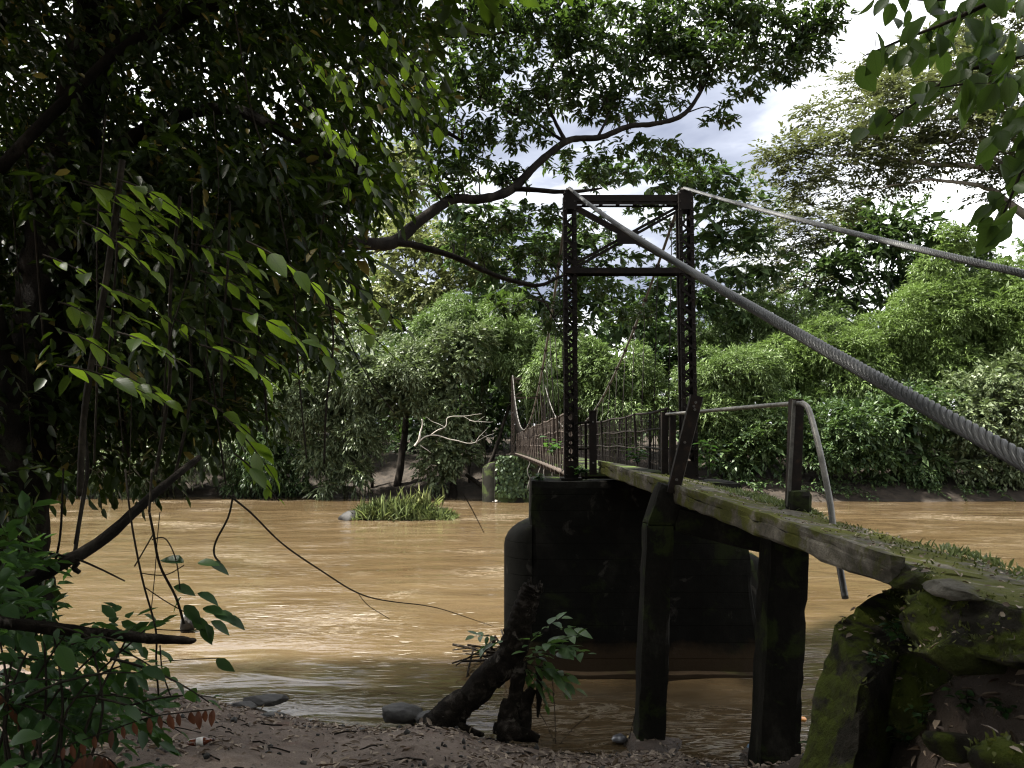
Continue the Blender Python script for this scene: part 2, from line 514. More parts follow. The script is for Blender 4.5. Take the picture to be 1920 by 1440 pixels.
M["lf_dark"] = leaf_mat("dark_leaf", (0.022, 0.045, 0.018), (0.07, 0.105, 0.038), (0.055, 0.10, 0.02), 0.24, 0.48, spec=0.3)
M["lf_grey"] = leaf_mat("grey_leaf", (0.044, 0.064, 0.03), (0.14, 0.17, 0.086), (0.09, 0.13, 0.04), 0.24, 0.45, spec=0.35)
M["lf_pale"] = leaf_mat("pale_leaf", (0.075, 0.095, 0.032), (0.19, 0.20, 0.08), (0.14, 0.17, 0.05), 0.28, 0.5, spec=0.3)
M["lf_rain"] = leaf_mat("feathery_leaf", (0.035, 0.046, 0.02), (0.08, 0.085, 0.034), (0.08, 0.095, 0.03), 0.32, 0.5)
M["lf_litter"] = leaf_mat("fallen_leaf", (0.07, 0.045, 0.03), (0.34, 0.27, 0.2), (0.12, 0.08, 0.04), 0.15, 0.6)
M["lf_moss"] = leaf_mat("moss_tuft", (0.035, 0.045, 0.008), (0.11, 0.12, 0.018), (0.10, 0.12, 0.02), 0.2, 0.7)
M["lf_grass"] = leaf_mat("grass_blade", (0.07, 0.10, 0.03), (0.17, 0.20, 0.085), (0.16, 0.20, 0.06), 0.3, 0.45)

# ------------------------------------------------------------------ the setting: terrain and river
def smooth(a, b, x):
    t = np.clip((x - a) / (b - a), 0, 1)
    return t * t * (3 - 2 * t)


WLX = [-40, -8, -6, -4, -3, -2.2, -0.9, 0.25, 1.9, 2.5, 2.9, 3.5, 6, 12, 60]
WLY = [16, 12.4, 11.4, 10.6, 9.9, 9.55, 9.5, 8.85, 8.65, 8.2, 7.3, 6.6, 6.4, 7.2, 12]
WFX = [-60, -20, -8, 0, 6, 14, 30, 80]
WFY = [54, 51, 49.5, 48.0, 47.0, 46.4, 46.0, 48]


def ground_h(x, y):
    x, y = np.asarray(x, float), np.asarray(y, float)
    wl = np.interp(x, WLX, WLY) + 0.35 * vnoise(x * 1.3, y * 0.2 + 3) + 0.12 * vnoise(x * 5, y * 2)
    d = wl - y
    soft = np.interp(d, [0, 0.4, 1.2, 3, 4.5, 9, 14, 60], [0, 0.13, 0.36, 0.82, 1.12, 1.75, 2.2, 5.0])
    steep = np.interp(d, [0, 0.5, 1.1, 1.9, 2.7, 5, 9, 60], [0, 0.5, 1.0, 1.7, 2.22, 2.35, 2.3, 5.0])
    k = smooth(2.15, 3.0, x)
    near = soft * (1 - k) + steep * k
    wf = np.interp(x, WFX, WFY) + 0.8 * vnoise(x * 0.35, 5.0 + 0 * y) + 0.3 * vnoise(x * 1.7, 1.0 + 0 * y)
    df = y - wf
    far = np.interp(df, [0, 0.6, 3, 6, 14, 60, 400], [0, 0.45, 1.3, 2.4, 3.3, 6.0, 12.0])
    bed = -np.minimum(1.6, 0.5 * np.minimum(np.maximum(-d, 0), np.maximum(-df, 0)))
    h = np.where(d > 0, near, np.where(df > 0, far, bed))
    rough = 0.10 * vnoise(x * 1.1, y * 1.1) + 0.05 * vnoise(x * 3.1, y * 3.3) + 0.028 * vnoise(x * 8, y * 8) + 0.016 * vnoise(x * 19, y * 19)
    amp = np.where(d > 0, np.clip(d * 1.6, 0.12, 1), np.where(df > 0, np.clip(df, 0.1, 3), 0.3))
    return h + rough * amp


xs = np.concatenate([np.linspace(-420, -40, 20), np.linspace(-36, -9, 28), np.linspace(-8.5, -5, 40), np.arange(-4.95, 5.6, 0.066), np.linspace(5.7, 9, 34), np.linspace(10, 40, 30), np.linspace(48, 420, 20)])
ys = np.concatenate([np.linspace(-80, -2, 24), np.linspace(-1.5, 3, 30), np.arange(3.06, 11.0, 0.066), np.linspace(11.1, 44, 30), np.linspace(44.5, 56, 60), np.linspace(57, 110, 40), np.linspace(120, 900, 20)])
GX, GY = np.meshgrid(xs, ys)
GZ = ground_h(GX, GY)
nx_, ny_ = len(xs), len(ys)


def np_mesh(name, V, F, mat, parent=None, tint=None, smooth_=False, link_=True):
    """V (n,3); F (m,k) all faces with the same number of corners"""
    me = bpy.data.meshes.new(name)
    V = np.ascontiguousarray(V, dtype=np.float32)
    F = np.ascontiguousarray(F, dtype=np.int32)
    m, k = F.shape
    me.vertices.add(len(V)); me.vertices.foreach_set("co", V.ravel())
    me.loops.add(m * k); me.loops.foreach_set("vertex_index", F.ravel())
    me.polygons.add(m); me.polygons.foreach_set("loop_start", np.arange(0, m * k, k, dtype=np.int32))
    if smooth_:
        me.polygons.foreach_set("use_smooth", np.ones(m, dtype=bool))
    if tint is not None:
        at = me.attributes.new("tint", "FLOAT", "FACE")
        at.data.foreach_set("value", np.ascontiguousarray(tint, dtype=np.float32))
    me.materials.append(mat)
    me.update(calc_edges=True)
    o = bpy.data.objects.new(name, me)
    return link(o, parent) if link_ else o


def soil_mat():
    m, nt, out, N = new_mat("bank_soil")
    tc = N("ShaderNodeTexCoord").outputs["Object"]
    n1 = noise(N, tc, 0.9, 8, 0.65, 0.3)
    n2 = noise(N, tc, 14, 8, 0.7)
    n3 = noise(N, tc, 3.2, 6, 0.6, 0.5)
    base = ramp(N, n1, [(0.3, (0.11, 0.082, 0.064)), (0.5, (0.235, 0.178, 0.140)), (0.7, (0.36, 0.285, 0.23))])
    col = mixc(N, N("ShaderNodeMath", {0: n2, 1: 0.8}, operation="MULTIPLY").outputs[0], base, (0.035, 0.024, 0.02))
    redm = N("ShaderNodeMapRange", {"Value": n3, "From Min": 0.56, "From Max": 0.66, "To Max": 0.3}).outputs[0]
    col = mixc(N, redm, col, (0.15, 0.062, 0.035))
    # wet mud by the water line
    geo = N("ShaderNodeNewGeometry").outputs["Position"]
    sp = N("ShaderNodeSeparateXYZ", {0: geo})
    z = sp.outputs[2]
    wet = N("ShaderNodeMapRange", {"Value": z, "From Min": 0.02, "From Max": 0.16, "To Min": 1.0, "To Max": 0.0}).outputs[0]
    col = mixc(N, N("ShaderNodeMath", {0: wet, 1: 0.65}, operation="MULTIPLY").outputs[0], col, (0.03, 0.02, 0.014))
    rg = N("ShaderNodeMapRange", {"Value": wet, "To Min": 0.9, "To Max": 0.35}).outputs[0]
    # shade painted into the soil colour of the hollow under the ramp end
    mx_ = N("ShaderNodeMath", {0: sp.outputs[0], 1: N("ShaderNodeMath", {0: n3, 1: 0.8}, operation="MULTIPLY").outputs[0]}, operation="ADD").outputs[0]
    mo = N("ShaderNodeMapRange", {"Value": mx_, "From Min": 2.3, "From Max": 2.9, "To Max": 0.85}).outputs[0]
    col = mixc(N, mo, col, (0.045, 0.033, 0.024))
    # far bank: dark leaf mould, with the trees' shade added to its colour
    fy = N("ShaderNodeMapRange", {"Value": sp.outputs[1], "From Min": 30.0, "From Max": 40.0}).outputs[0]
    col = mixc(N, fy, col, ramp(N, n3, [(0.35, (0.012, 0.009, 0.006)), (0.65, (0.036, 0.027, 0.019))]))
    bh = N("ShaderNodeMath", {0: n2, 1: noise(N, tc, 45, 6, 0.7)}, operation="ADD").outputs[0]
    b = N("ShaderNodeBump", {"Strength": 1.0, "Distance": 0.035, "Height": bh}).outputs[0]
    p = N("ShaderNodeBsdfPrincipled", {"Base Color": col, "Roughness": rg, "Normal": b, "Specular IOR Level": 0.3})
    nt.links.new(p.outputs[0], out.inputs[0])
    return m


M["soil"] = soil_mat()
ii, jj = np.meshgrid(np.arange(nx_ - 1), np.arange(ny_ - 1))
q0 = (jj * nx_ + ii).ravel()
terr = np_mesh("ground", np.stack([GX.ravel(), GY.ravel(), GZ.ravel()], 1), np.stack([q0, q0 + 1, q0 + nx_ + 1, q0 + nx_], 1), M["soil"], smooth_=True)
tag(terr, "brown earth banks on both sides of the river", "ground", kind="structure")


def water_mat():
    m, nt, out, N = new_mat("muddy_water")
    tc = N("ShaderNodeTexCoord").outputs["Object"]
    big = N("ShaderNodeMapping", {"Vector": tc, "Scale": (0.10, 0.32, 1), "Rotation": (0, 0, R(6))}).outputs[0]
    n1 = noise(N, big, 1.0, 6, 0.6, 0.8)
    col = ramp(N, n1, [(0.3, (0.050, 0.033, 0.016)), (0.55, (0.066, 0.0455, 0.0235)), (0.75, (0.083, 0.060, 0.034))])
    # pale streaks, denser in bands: drifting froth plus sky glints painted in the colour
    fm = N("ShaderNodeMapping", {"Vector": tc, "Scale": (0.55, 2.4, 1), "Rotation": (0, 0, R(-5))}).outputs[0]
    fn = noise(N, fm, 1.3, 9, 0.68, 1.2)
    rid = N("ShaderNodeMath", {0: N("ShaderNodeMath", {0: fn, 1: 0.5}, operation="SUBTRACT").outputs[0]}, operation="ABSOLUTE").outputs[0]
    line = N("ShaderNodeMapRange", {"Value": rid, "From Min": 0.0, "From Max": 0.034, "To Min": 1.0, "To Max": 0.0}).outputs[0]
    bm_ = N("ShaderNodeMapping", {"Vector": tc, "Scale": (0.16, 0.30, 1), "Location": (3.1, 1.7, 0)}).outputs[0]
    band = N("ShaderNodeMapRange", {"Value": noise(N, bm_, 1.0, 4, 0.5, 0.5), "From Min": 0.51, "From Max": 0.66}).outputs[0]
    foam_glint = N("ShaderNodeMath", {0: line, 1: band}, operation="MULTIPLY").outputs[0]
    col = mixc(N, N("ShaderNodeMath", {0: foam_glint, 1: 0.4}, operation="MULTIPLY").outputs[0], col, (0.32, 0.28, 0.215))
    # ripples: slow swell everywhere, short chop only where the current breaks
    r1 = N("ShaderNodeMapping", {"Vector": tc, "Scale": (0.45, 1.3, 1), "Rotation": (0, 0, R(8))}).outputs[0]
    r2 = N("ShaderNodeMapping", {"Vector": tc, "Scale": (1.7, 5.2, 1), "Rotation": (0, 0, R(-9))}).outputs[0]
    r3 = N("ShaderNodeMapping", {"Vector": tc, "Scale": (5.0, 13.0, 1), "Rotation": (0, 0, R(14))}).outputs[0]
    a = noise(N, r1, 1.0, 2, 0.5, 0.8)
    b_ = noise(N, r2, 1.0, 2, 0.5, 0.9)
    c_ = noise(N, r3, 1.0, 2, 0.5, 0.5)
    rb = N("ShaderNodeMapRange", {"Value": noise(N, bm_, 1.25, 3, 0.55, 0.8), "From Min": 0.42, "From Max": 0.64, "To Min": 0.03, "To Max": 0.75}).outputs[0]
    bc = N("ShaderNodeMath", {0: b_, 1: N("ShaderNodeMath", {0: c_, 1: 0.2}, operation="MULTIPLY").outputs[0]}, operation="ADD").outputs[0]
    h = N("ShaderNodeMath", {0: N("ShaderNodeMath", {0: a, 1: 0.75}, operation="MULTIPLY").outputs[0], 1: N("ShaderNodeMath", {0: bc, 1: rb}, operation="MULTIPLY").outputs[0]}, operation="ADD").outputs[0]
    bp = N("ShaderNodeBump", {"Strength": 1.0, "Distance": 0.055, "Height": h}).outputs[0]
    rg = N("ShaderNodeMapRange", {"Value": foam_glint, "To Min": 0.05, "To Max": 0.5}).outputs[0]
    p = N("ShaderNodeBsdfPrincipled", {"Base Color": col, "Roughness": rg, "Normal": bp, "IOR": 1.33, "Specular IOR Level": 0.5})
    nt.links.new(p.outputs[0], out.inputs[0])
    return m


M["water"] = water_mat()
wx = np.concatenate([np.linspace(-420, -24, 12), np.linspace(-20, 20, 120), np.linspace(24, 420, 12)])
wy = np.concatenate([np.linspace(3, 40, 160), np.linspace(41, 62, 12)])
AX, AY = np.meshgrid(wx, wy)
AZ = 0.045 * vnoise(AX * 0.9, AY * 2.0) + 0.03 * vnoise(AX * 2.3, AY * 4.1)
ii, jj = np.meshgrid(np.arange(len(wx) - 1), np.arange(len(wy) - 1))
q0 = (jj * len(wx) + ii).ravel()
river = np_mesh("river", np.stack([AX.ravel(), AY.ravel(), AZ.ravel()], 1), np.stack([q0, q0 + 1, q0 + len(wx) + 1, q0 + len(wx)], 1), M["water"], smooth_=True)
tag(river, "muddy brown river with pale froth streaks and painted sky glints", "river", kind="structure")

# ------------------------------------------------------------------ bridge
Y1, Y2 = 12.0, 46.4


def cx(y):
    return 1.833 - 0.02517 * (y - Y1)


TOP1 = 2.86          # top of the near pier
HT = 4.50            # tower height above the pier
HW = 0.917           # half the distance between the legs


def nose(mb, x0, x1, yc, b, ztop, zbot, dome):
    """rounded cutwater: half ellipse in plan from x0 (pier face) to x1 (tip), domed on top"""
    n, k = 14, 9
    rings = []
    for q in range(k + 1):
        if q <= 3:
            z, s = zbot + (ztop - dome - zbot) * q / 3, 1.0
        else:
            a = (q - 3) / (k - 3) * math.pi / 2
            z, s = ztop - dome + dome * math.sin(a), max(math.cos(a), 0.02)
        rings.append([(x0 + (x1 - x0) * math.sin(math.pi * i / n) * s, yc + b * math.cos(math.pi * i / n), z) for i in range(n + 1)])
    vs = [p for r in rings for p in r]
    fs = []
    for q in range(k):
        for i in range(n):
            a = q * (n + 1) + i
            fs.append((a, a + 1, a + n + 2, a + n + 1) if x1 < x0 else (a + 1, a, a + n + 1, a + n + 2))
    mb.add(vs, fs, True)


pier = thing("bridge_pier", "black stained concrete pier with rounded end in the near water under the tower", "pier")
hexa([(0.285, 11.6, -1.5), (3.84, 11.6, -1.5), (0.285, 13.05, -1.5), (3.84, 13.05, -1.5),
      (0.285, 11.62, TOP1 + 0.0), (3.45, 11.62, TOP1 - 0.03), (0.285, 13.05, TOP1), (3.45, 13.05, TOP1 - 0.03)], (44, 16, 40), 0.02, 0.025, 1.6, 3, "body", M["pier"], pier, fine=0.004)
m = MB(); nose(m, 0.30, -0.125, 12.3, 0.68, 2.19, -1.5, 0.36); m.build("rounded_end", M["pier"], pier)
m = MB(); nose(m, 3.42, 4.02, 12.5, 0.55, 1.75, -1.5, 0.3); m.build("rounded_end", M["pier"], pier)
hexa([(0.1, 11.45, -1.5), (3.98, 11.45, -1.5), (0.1, 13.2, -1.5), (3.98, 13.2, -1.5),
      (0.1, 11.45, 0.07), (3.98, 11.45, 0.07), (0.1, 13.2, 0.07), (3.98, 13.2, 0.07)], (30, 12, 6), 0.02, 0.02, 2, 5, "footing", M["pier"], pier)

farpier = thing("bridge_pier", "grey ivy covered concrete pier at the far bank under the far tower", "pier")
xf = cx(Y2)
hexa([(xf - 2.0, 45.3, -1.5), (xf + 2.0, 45.3, -1.5), (xf - 2.0, 47.3, -1.5), (xf + 2.0, 47.3, -1.5),
      (xf - 2.0, 45.3, 2.62), (xf + 2.0, 45.3, 2.62), (xf - 2.0, 47.3, 2.62), (xf + 2.0, 47.3, 2.62)], (16, 8, 16), 0.04, 0.05, 1.0, 9, "body", M["farpier"], farpier)
m = MB(); nose(m, xf - 1.96, xf - 2.75, 46.3, 0.8, 2.35, -1.5, 0.5); m.build("rounded_end", M["farpier"], farpier)


def leg_frame(mb, x, y, z0, z1, w, d, fl=0.058, t=0.009, rivets=True, step=0.13):
    """four corner angles plus batten plates and rivet heads"""
    for sx in (-1, 1):
        for sy in (-1, 1):
            X, Yc = x + sx * w / 2, y + sy * d / 2
            xa, xb = sorted((X, X - sx * fl))
            ya, yb = sorted((Yc, Yc - sy * t))
            mb.box((xa, ya, z0), (xb, yb, z1))
            xa, xb = sorted((X, X - sx * t))
            ya, yb = sorted((Yc - sy * t, Yc - sy * fl))
            mb.box((xa, ya, z0), (xb, yb, z1))
    for zz in (z0, z1 - 0.26):
        for sy in (-1, 1):
            yo = y + sy * (d / 2 + 0.004)
            mb.box((x - w / 2 + 0.004, min(yo, yo + sy * 0.006), zz), (x + w / 2 - 0.004, max(yo, yo + sy * 0.006), zz + 0.26))
    if rivets:
        for sx in (-1, 1):
            z = z0 + 0.05
            while z < z1:
                for (px_, py_, dx, dy) in ((x + sx * (w / 2 - 0.028), y - d / 2 - 0.014, 0, -1), (x + sx * (w / 2), y - d / 2 + 0.03, sx, 0)):
                    c = Vector((px_, py_, z)); n = Vector((dx, dy, 0)); s = Vector((-dy, dx, 0)); u = Vector((0, 0, 1)); r = 0.014
                    ring = [c + (s * math.cos(a) + u * math.sin(a)) * r for a in (0, 1.05, 2.1, 3.14, 4.19, 5.24)]
                    ring2 = [c + n * 0.011 + (s * math.cos(a) + u * math.sin(a)) * r * 0.55 for a in (0, 1.05, 2.1, 3.14, 4.19, 5.24)]
                    mb.add(ring + ring2, [(i, (i + 1) % 6, 6 + (i + 1) % 6, 6 + i) for i in range(6)] + [(6, 7, 8, 9, 10, 11)])
                z += step


def make_tower(y, zb, zt, label, w, d, detail, mat):
    t = thing("bridge_tower", label, "tower", "lattice towers of the footbridge")
    x0 = cx(y)
    pitch = 0.265
    for s, wl_ in ((-1, w), (1, w * 1.14)):
        x = x0 + s * HW
        mb = MB()
        leg_frame(mb, x, y, zb, zt, wl_, d, rivets=detail)
        # base plate and head casting
        mb.box((x - wl_ * 0.8, y - d * 0.75, zb - 0.02), (x + wl_ * 0.8, y + d * 0.75, zb + 0.004))
        mb.box((x - wl_ * 0.42, y - d * 0.5, zt), (x + wl_ * 0.42, y + d * 0.5, zt + 0.05))
        lac = MB() if not detail else None
        leg = mb.build("leg", mat, t)
        shared = {}
        for face in (-1, 1):
            z, k = zb + 0.28, 0 if face < 0 else 1
            yf = y + face * (d / 2 + 0.0065)
            while z + pitch / 2 < zt - 0.26:
                dirn = 1 if k % 2 == 0 else -1
                p = Vector((x - dirn * (wl_ / 2 - 0.03), yf + 0.0045 * (k % 2) * face, z))
                q = Vector((x + dirn * (wl_ / 2 - 0.03), yf + 0.0045 * (k % 2) * face, z + pitch / 2))
                if detail:
                    key = (face, dirn)
                    if key not in shared:
                        b = MB(); b.bar(Vector((-dirn * (wl_ / 2 - 0.03), 0, 0)), Vector((dirn * (wl_ / 2 - 0.03), 0, pitch / 2)), 0.038, 0.008, (0, 1, 0))
                        o = b.build("lacing_bar", mat, leg)
                        shared[key] = o.data
                    else:
                        o = link(bpy.data.objects.new("lacing_bar", shared[key]), leg)
                    o.location = (x, p.y, z)
                else:
                    lac.bar(p, q, 0.05, 0.01, (0, 1, 0))
                z += pitch / 2; k += 1
        if not detail:
            lac.build("lacing", mat, leg)
        m = MB()     # cable saddle
        m.tube([(x - 0.05, y, zt + 0.075), (x + 0.05, y, zt + 0.075)], 0.055, 12)
        m.box((x - 0.07, y - 0.09, zt + 0.05), (x + 0.07, y + 0.09, zt + 0.07))
        m.build("saddle", M["darksteel"], t)
    xl, xr = x0 - HW + w / 2, x0 + HW - w / 2
    k = HT / 4.50
    m = MB()
    for dy_ in (-0.07, 0.07):
        m.box((xl, y + dy_ - 0.012, zt - 0.115), (xr, y + dy_ + 0.012, zt - 0.01))
        m.box((xl, y + dy_ - 0.012, zt - 0.165), (xr, y + dy_ + 0.012, zt - 0.135))
        for q in range(6):
            xx = xl + (xr - xl) * (q + 0.5) / 6
            m.box((xx - 0.03, y + dy_ - 0.010, zt - 0.137), (xx + 0.03, y + dy_ + 0.010, zt - 0.113))
    m.box((xl, y - 0.0579, zt - 0.035), (xr, y + 0.0579, zt - 0.02))
    m.build("top_beam", mat, t)
    zlow = zt - 1.245
    m = MB()
    m.box((xl - w * 0.9, y - d / 2 - 0.028, zlow - 0.045), (xr + w, y - d / 2 - 0.016, zlow + 0.045))
    m.box((xl, y - d / 2 - 0.016, zlow + 0.03), (xr, y + d / 2 - 0.02, zlow + 0.042))
    m.box((xl, y + 0.06, zlow - 0.045), (xr, y + 0.072, zlow + 0.029))
    m.build("lower_beam", mat, t)
    zc = (zt - 0.27 + zlow + 0.14) / 2
    for a, b in (((xl - 0.03, zt - 0.20), (xr + 0.03, zlow + 0.10)), ((xl - 0.03, zlow + 0.10), (xr + 0.03, zt - 0.20))):
        m = MB()
        off = 0.0 if a[1] > b[1] else 0.03
        p, q = Vector((a[0], y - 0.05 + off, a[1])), Vector((b[0], y - 0.05 + off, b[1]))
        n = Vector((-(q.z - p.z), 0, q.x - p.x)).normalized()
        m.bar(p + n * 0.028, q + n * 0.028, 0.042, 0.02, (0, 1, 0))
        m.bar(p - n * 0.028, q - n * 0.028, 0.042, 0.02, (0, 1, 0))
        m.bar(p + n * 0.028 + Vector((0, 0.06, 0)), q + n * 0.028 + Vector((0, 0.06, 0)), 0.012, 0.095, (0, 1, 0))
        m.build("diagonal_brace", mat, t)
    m = MB()
    m.box((x0 - 0.17, y - 0.066, zc - 0.115), (x0 + 0.17, y - 0.0605, zc + 0.10))
    m.build("gusset_plate", mat, t)
    return t


ZT1 = TOP1 + HT
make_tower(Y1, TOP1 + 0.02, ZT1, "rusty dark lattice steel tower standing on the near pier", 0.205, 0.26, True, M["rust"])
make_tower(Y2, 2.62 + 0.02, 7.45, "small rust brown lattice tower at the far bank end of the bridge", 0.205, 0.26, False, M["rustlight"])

# main cables -----------------------------------------------------------
def cable_mat():
    m, nt, out, N = new_mat("steel_cable")
    uv = N("ShaderNodeTexCoord").outputs["UV"]
    s = N("ShaderNodeSeparateXYZ", {0: uv})
    ph = N("ShaderNodeMath", {0: N("ShaderNodeMath", {0: s.outputs[0], 1: 14.0}, operation="MULTIPLY").outputs[0], 1: N("ShaderNodeMath", {0: s.outputs[1], 1: 9.0}, operation="MULTIPLY").outputs[0]}, operation="ADD").outputs[0]
    sn = N("ShaderNodeMath", {0: N("ShaderNodeMath", {0: ph, 1: 6.2832}, operation="MULTIPLY").outputs[0]}, operation="SINE").outputs[0]
    wr = N("ShaderNodeMapRange", {"Value": sn, "From Min": -1.0, "From Max": -0.2}).outputs[0]
    tc = N("ShaderNodeTexCoord").outputs["Object"]
    dirt = noise(N, tc, 5, 6, 0.6)
    col = mixc(N, wr, (0.008, 0.008, 0.008), ramp(N, dirt, [(0.35, (0.022, 0.023, 0.024)), (0.65, (0.062, 0.064, 0.066))]))
    b = N("ShaderNodeBump", {"Strength": 0.7, "Distance": 0.0015, "Height": wr}).outputs[0]
    p = N("ShaderNodeBsdfPrincipled", {"Base Color": col, "Roughness": 0.45, "Normal": b, "Metallic": 0.25})
    nt.links.new(p.outputs[0], out.inputs[0])
    return m


M["cable"] = cable_mat()
M["cable_far"] = surface_mat("weathered_cable", [(0.3, (0.06, 0.055, 0.05)), (0.55, (0.12, 0.115, 0.105)), (0.75, (0.2, 0.19, 0.175))], 6.0, rough=0.55, bump=0.2, bscale=60, dist=0.002)


def strand(path_p, path_q, ph, rh, rs, pitch, mat, parent, n_turn=14, k=7, sag=0.0):
    p, q = Vector(path_p), Vector(path_q)
    L = (q - p).length
    d = (q - p) / L
    a = d.cross(Vector((0, 0, 1))).normalized()
    b = a.cross(d)
    n = int(L / pitch * n_turn)
    t = np.linspace(0, L, n + 1)
    th = -2 * np.pi * t / pitch + ph
    C = np.array(p)[None] + t[:, None] * np.array(d)[None] + rh * (np.cos(th)[:, None] * np.array(a) + np.sin(th)[:, None] * np.array(b))
    C[:, 2] -= sag * 4 * (t / L) * (1 - t / L)
    T = np.gradient(C, axis=0); T /= np.linalg.norm(T, axis=1)[:, None]
    Nn = np.cos(th)[:, None] * np.array(a) + np.sin(th)[:, None] * np.array(b)
    Bb = np.cross(T, Nn)
    ang = 2 * np.pi * np.arange(k) / k
    V = C[:, None, :] + rs * (np.cos(ang)[None, :, None] * Nn[:, None, :] + np.sin(ang)[None, :, None] * Bb[:, None, :])
    i, j = np.meshgrid(np.arange(n), np.arange(k), indexing="ij")
    j2 = (j + 1) % k
    F = np.stack([i * k + j, i * k + j2, (i + 1) * k + j2, (i + 1) * k + j], -1).reshape(-1, 4)
    o = np_mesh("strand", V.reshape(-1, 3), F, mat, parent, smooth_=True)
    uv = o.data.uv_layers.new(name="UVMap")
    u0, u1 = (j / k).ravel(), ((j + 1) / k).ravel()
    v0, v1 = (t[:-1] / 0.1)[:, None].repeat(k, 1).ravel(), (t[1:] / 0.1)[:, None].repeat(k, 1).ravel()
    UV = np.stack([np.stack([u0, v0], -1), np.stack([u1, v0], -1), np.stack([u1, v1], -1), np.stack([u0, v1], -1)], 1)
    uv.data.foreach_set("uv", UV.astype(np.float32).ravel())
    return o


CAB_DIR = Vector((0.032, -1.0, -0.398))
SAG_Z, YM = 3.95, 29.2


def main_z(y):
    k1 = (ZT1 + 0.12 - SAG_Z) / (YM - Y1) ** 2
    k2 = (7.55 - SAG_Z) / (Y2 - YM) ** 2
    return SAG_Z + (k1 if y < YM else k2) * (y - YM) ** 2


for s, lab in ((-1, "thick twisted steel cable sweeping past from the tower's left leg"), (1, "thick twisted steel cable from the tower's right leg, higher and thinner")):
    c = thing("suspension_cable", lab, "cable", "main cables of the footbridge")
    p = Vector((cx(Y1) + s * HW, Y1 - 0.02, ZT1 + 0.12))
    aim = W(1903, 855, 1.9) if s < 0 else W(1920, 513, 4.5)
    SG = 0.18 if s < 0 else 0.12
    ta = (p.y - aim.y) / 15.1
    aim.z += SG * 4 * ta * (1 - ta)
    q = p + (aim - p) * (1 / ta)
    for k in range(6):
        strand(p, q, k * math.pi / 3, 0.0168, 0.0087, 0.18, M["cable"], c, sag=SG)
    m = MB()
    m.tube([p.lerp(q, t) - Vector((0, 0, SG * 4 * t * (1 - t))) for t in np.linspace(0, 1, 60)], 0.011, 6); m.build("core", M["cable_far"], c)
    m = MB()
    m.tube([Vector((cx(y) + s * HW, y, main_z(y))) for y in np.linspace(Y1, Y2, 50)], 0.026, 8)
    m.build("main_span", M["cable_far"], c)
    m = MB()
    m.tube([(cx(Y2) + s * HW, Y2, 7.55), (cx(Y2) + s * HW - 0.2, 58.5, 2.4)], 0.028, 6)
    m.build("back_stay", M["cable_far"], c)

# walkway ---------------------------------------------------------------
DECK = 2.97


def deck_z(y):
    return DECK + 0.03 * (1 - ((y - YM) / 17.2) ** 2)


walk = thing("bridge_walkway", "rusty hanging footbridge walkway with wire railings leading to the far bank", "footbridge")
HWD = 0.72
m = MB()
n = 60
for i in range(n):
    ya, yb = Y1 + 0.4 + (Y2 - Y1 - 0.4) * i / n, Y1 + 0.4 + (Y2 - Y1 - 0.4) * (i + 1) / n
    a, b = Vector((cx(ya), ya, deck_z(ya) - 0.05)), Vector((cx(yb), yb, deck_z(yb) - 0.05))
    m.bar(a, b, 2 * HWD, 0.06, (0, 0, 1))
m.build("deck", M["farpier"], walk)
for s in (-1, 1):
    m = MB()
    m.tube([Vector((cx(y) + s * (HWD + 0.03), y, deck_z(y) - 0.12)) for y in np.linspace(Y1 + 0.3, Y2, 40)], 0.05, 6)
    m.build("edge_beam", M["rustlight"], walk)
    for hz, rr in ((0.36, 0.016), (0.68, 0.016), (1.0, 0.022)):
        m = MB()
        m.tube([Vector((cx(y) + s * HWD, y, deck_z(y) + hz + 0.015 * math.sin(y * 2.1 + hz * 7))) for y in np.linspace(Y1 + 0.5, Y2, 60)], rr, 6)
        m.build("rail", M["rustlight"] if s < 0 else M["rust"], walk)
post_me = {}
yy = Y1 + 0.85
k = 0
while yy < Y2 - 0.3:
    for s in (-1, 1):
        x = cx(yy) + s * HWD
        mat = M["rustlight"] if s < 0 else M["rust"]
        if s not in post_me:
            b = MB(); b.box((-0.022, -0.022, -0.12), (0.022, 0.022, 1.03)); o = b.build("rail_post", mat, walk); post_me[s] = o.data
        else:
            o = link(bpy.data.objects.new("rail_post", post_me[s]), walk)
        o.location = (x, yy, deck_z(yy)); o.rotation_euler = (0.03 * math.sin(k * 2.3), 0.05 * math.sin(k * 1.7 + s), 0)
        zc_ = main_z(yy)
        if zc_ > deck_z(yy) + 0.3:
            b = MB(); b.tube([(cx(yy) + s * HW, yy, zc_), (cx(yy) + s * (HWD + 0.05), yy, deck_z(yy) - 0.1)], 0.0085, 5); b.build("hanger", M["rust"], walk)
            b = MB(); b.tube([(cx(yy) + s * HW, yy - 0.05, zc_), (cx(yy) + s * HW, yy + 0.05, zc_)], 0.045, 8); b.build("cable_clamp", M["darksteel"], walk)
        # floor beam
        if s > 0:
            b = MB(); b.bar((cx(yy) - HWD - 0.1, yy, deck_z(yy) - 0.17), (cx(yy) + HWD + 0.1, yy, deck_z(yy) - 0.17), 0.06, 0.09, (0, 0, 1)); b.build("floor_beam", M["rustlight"], walk)
    yy += 1.18; k += 1
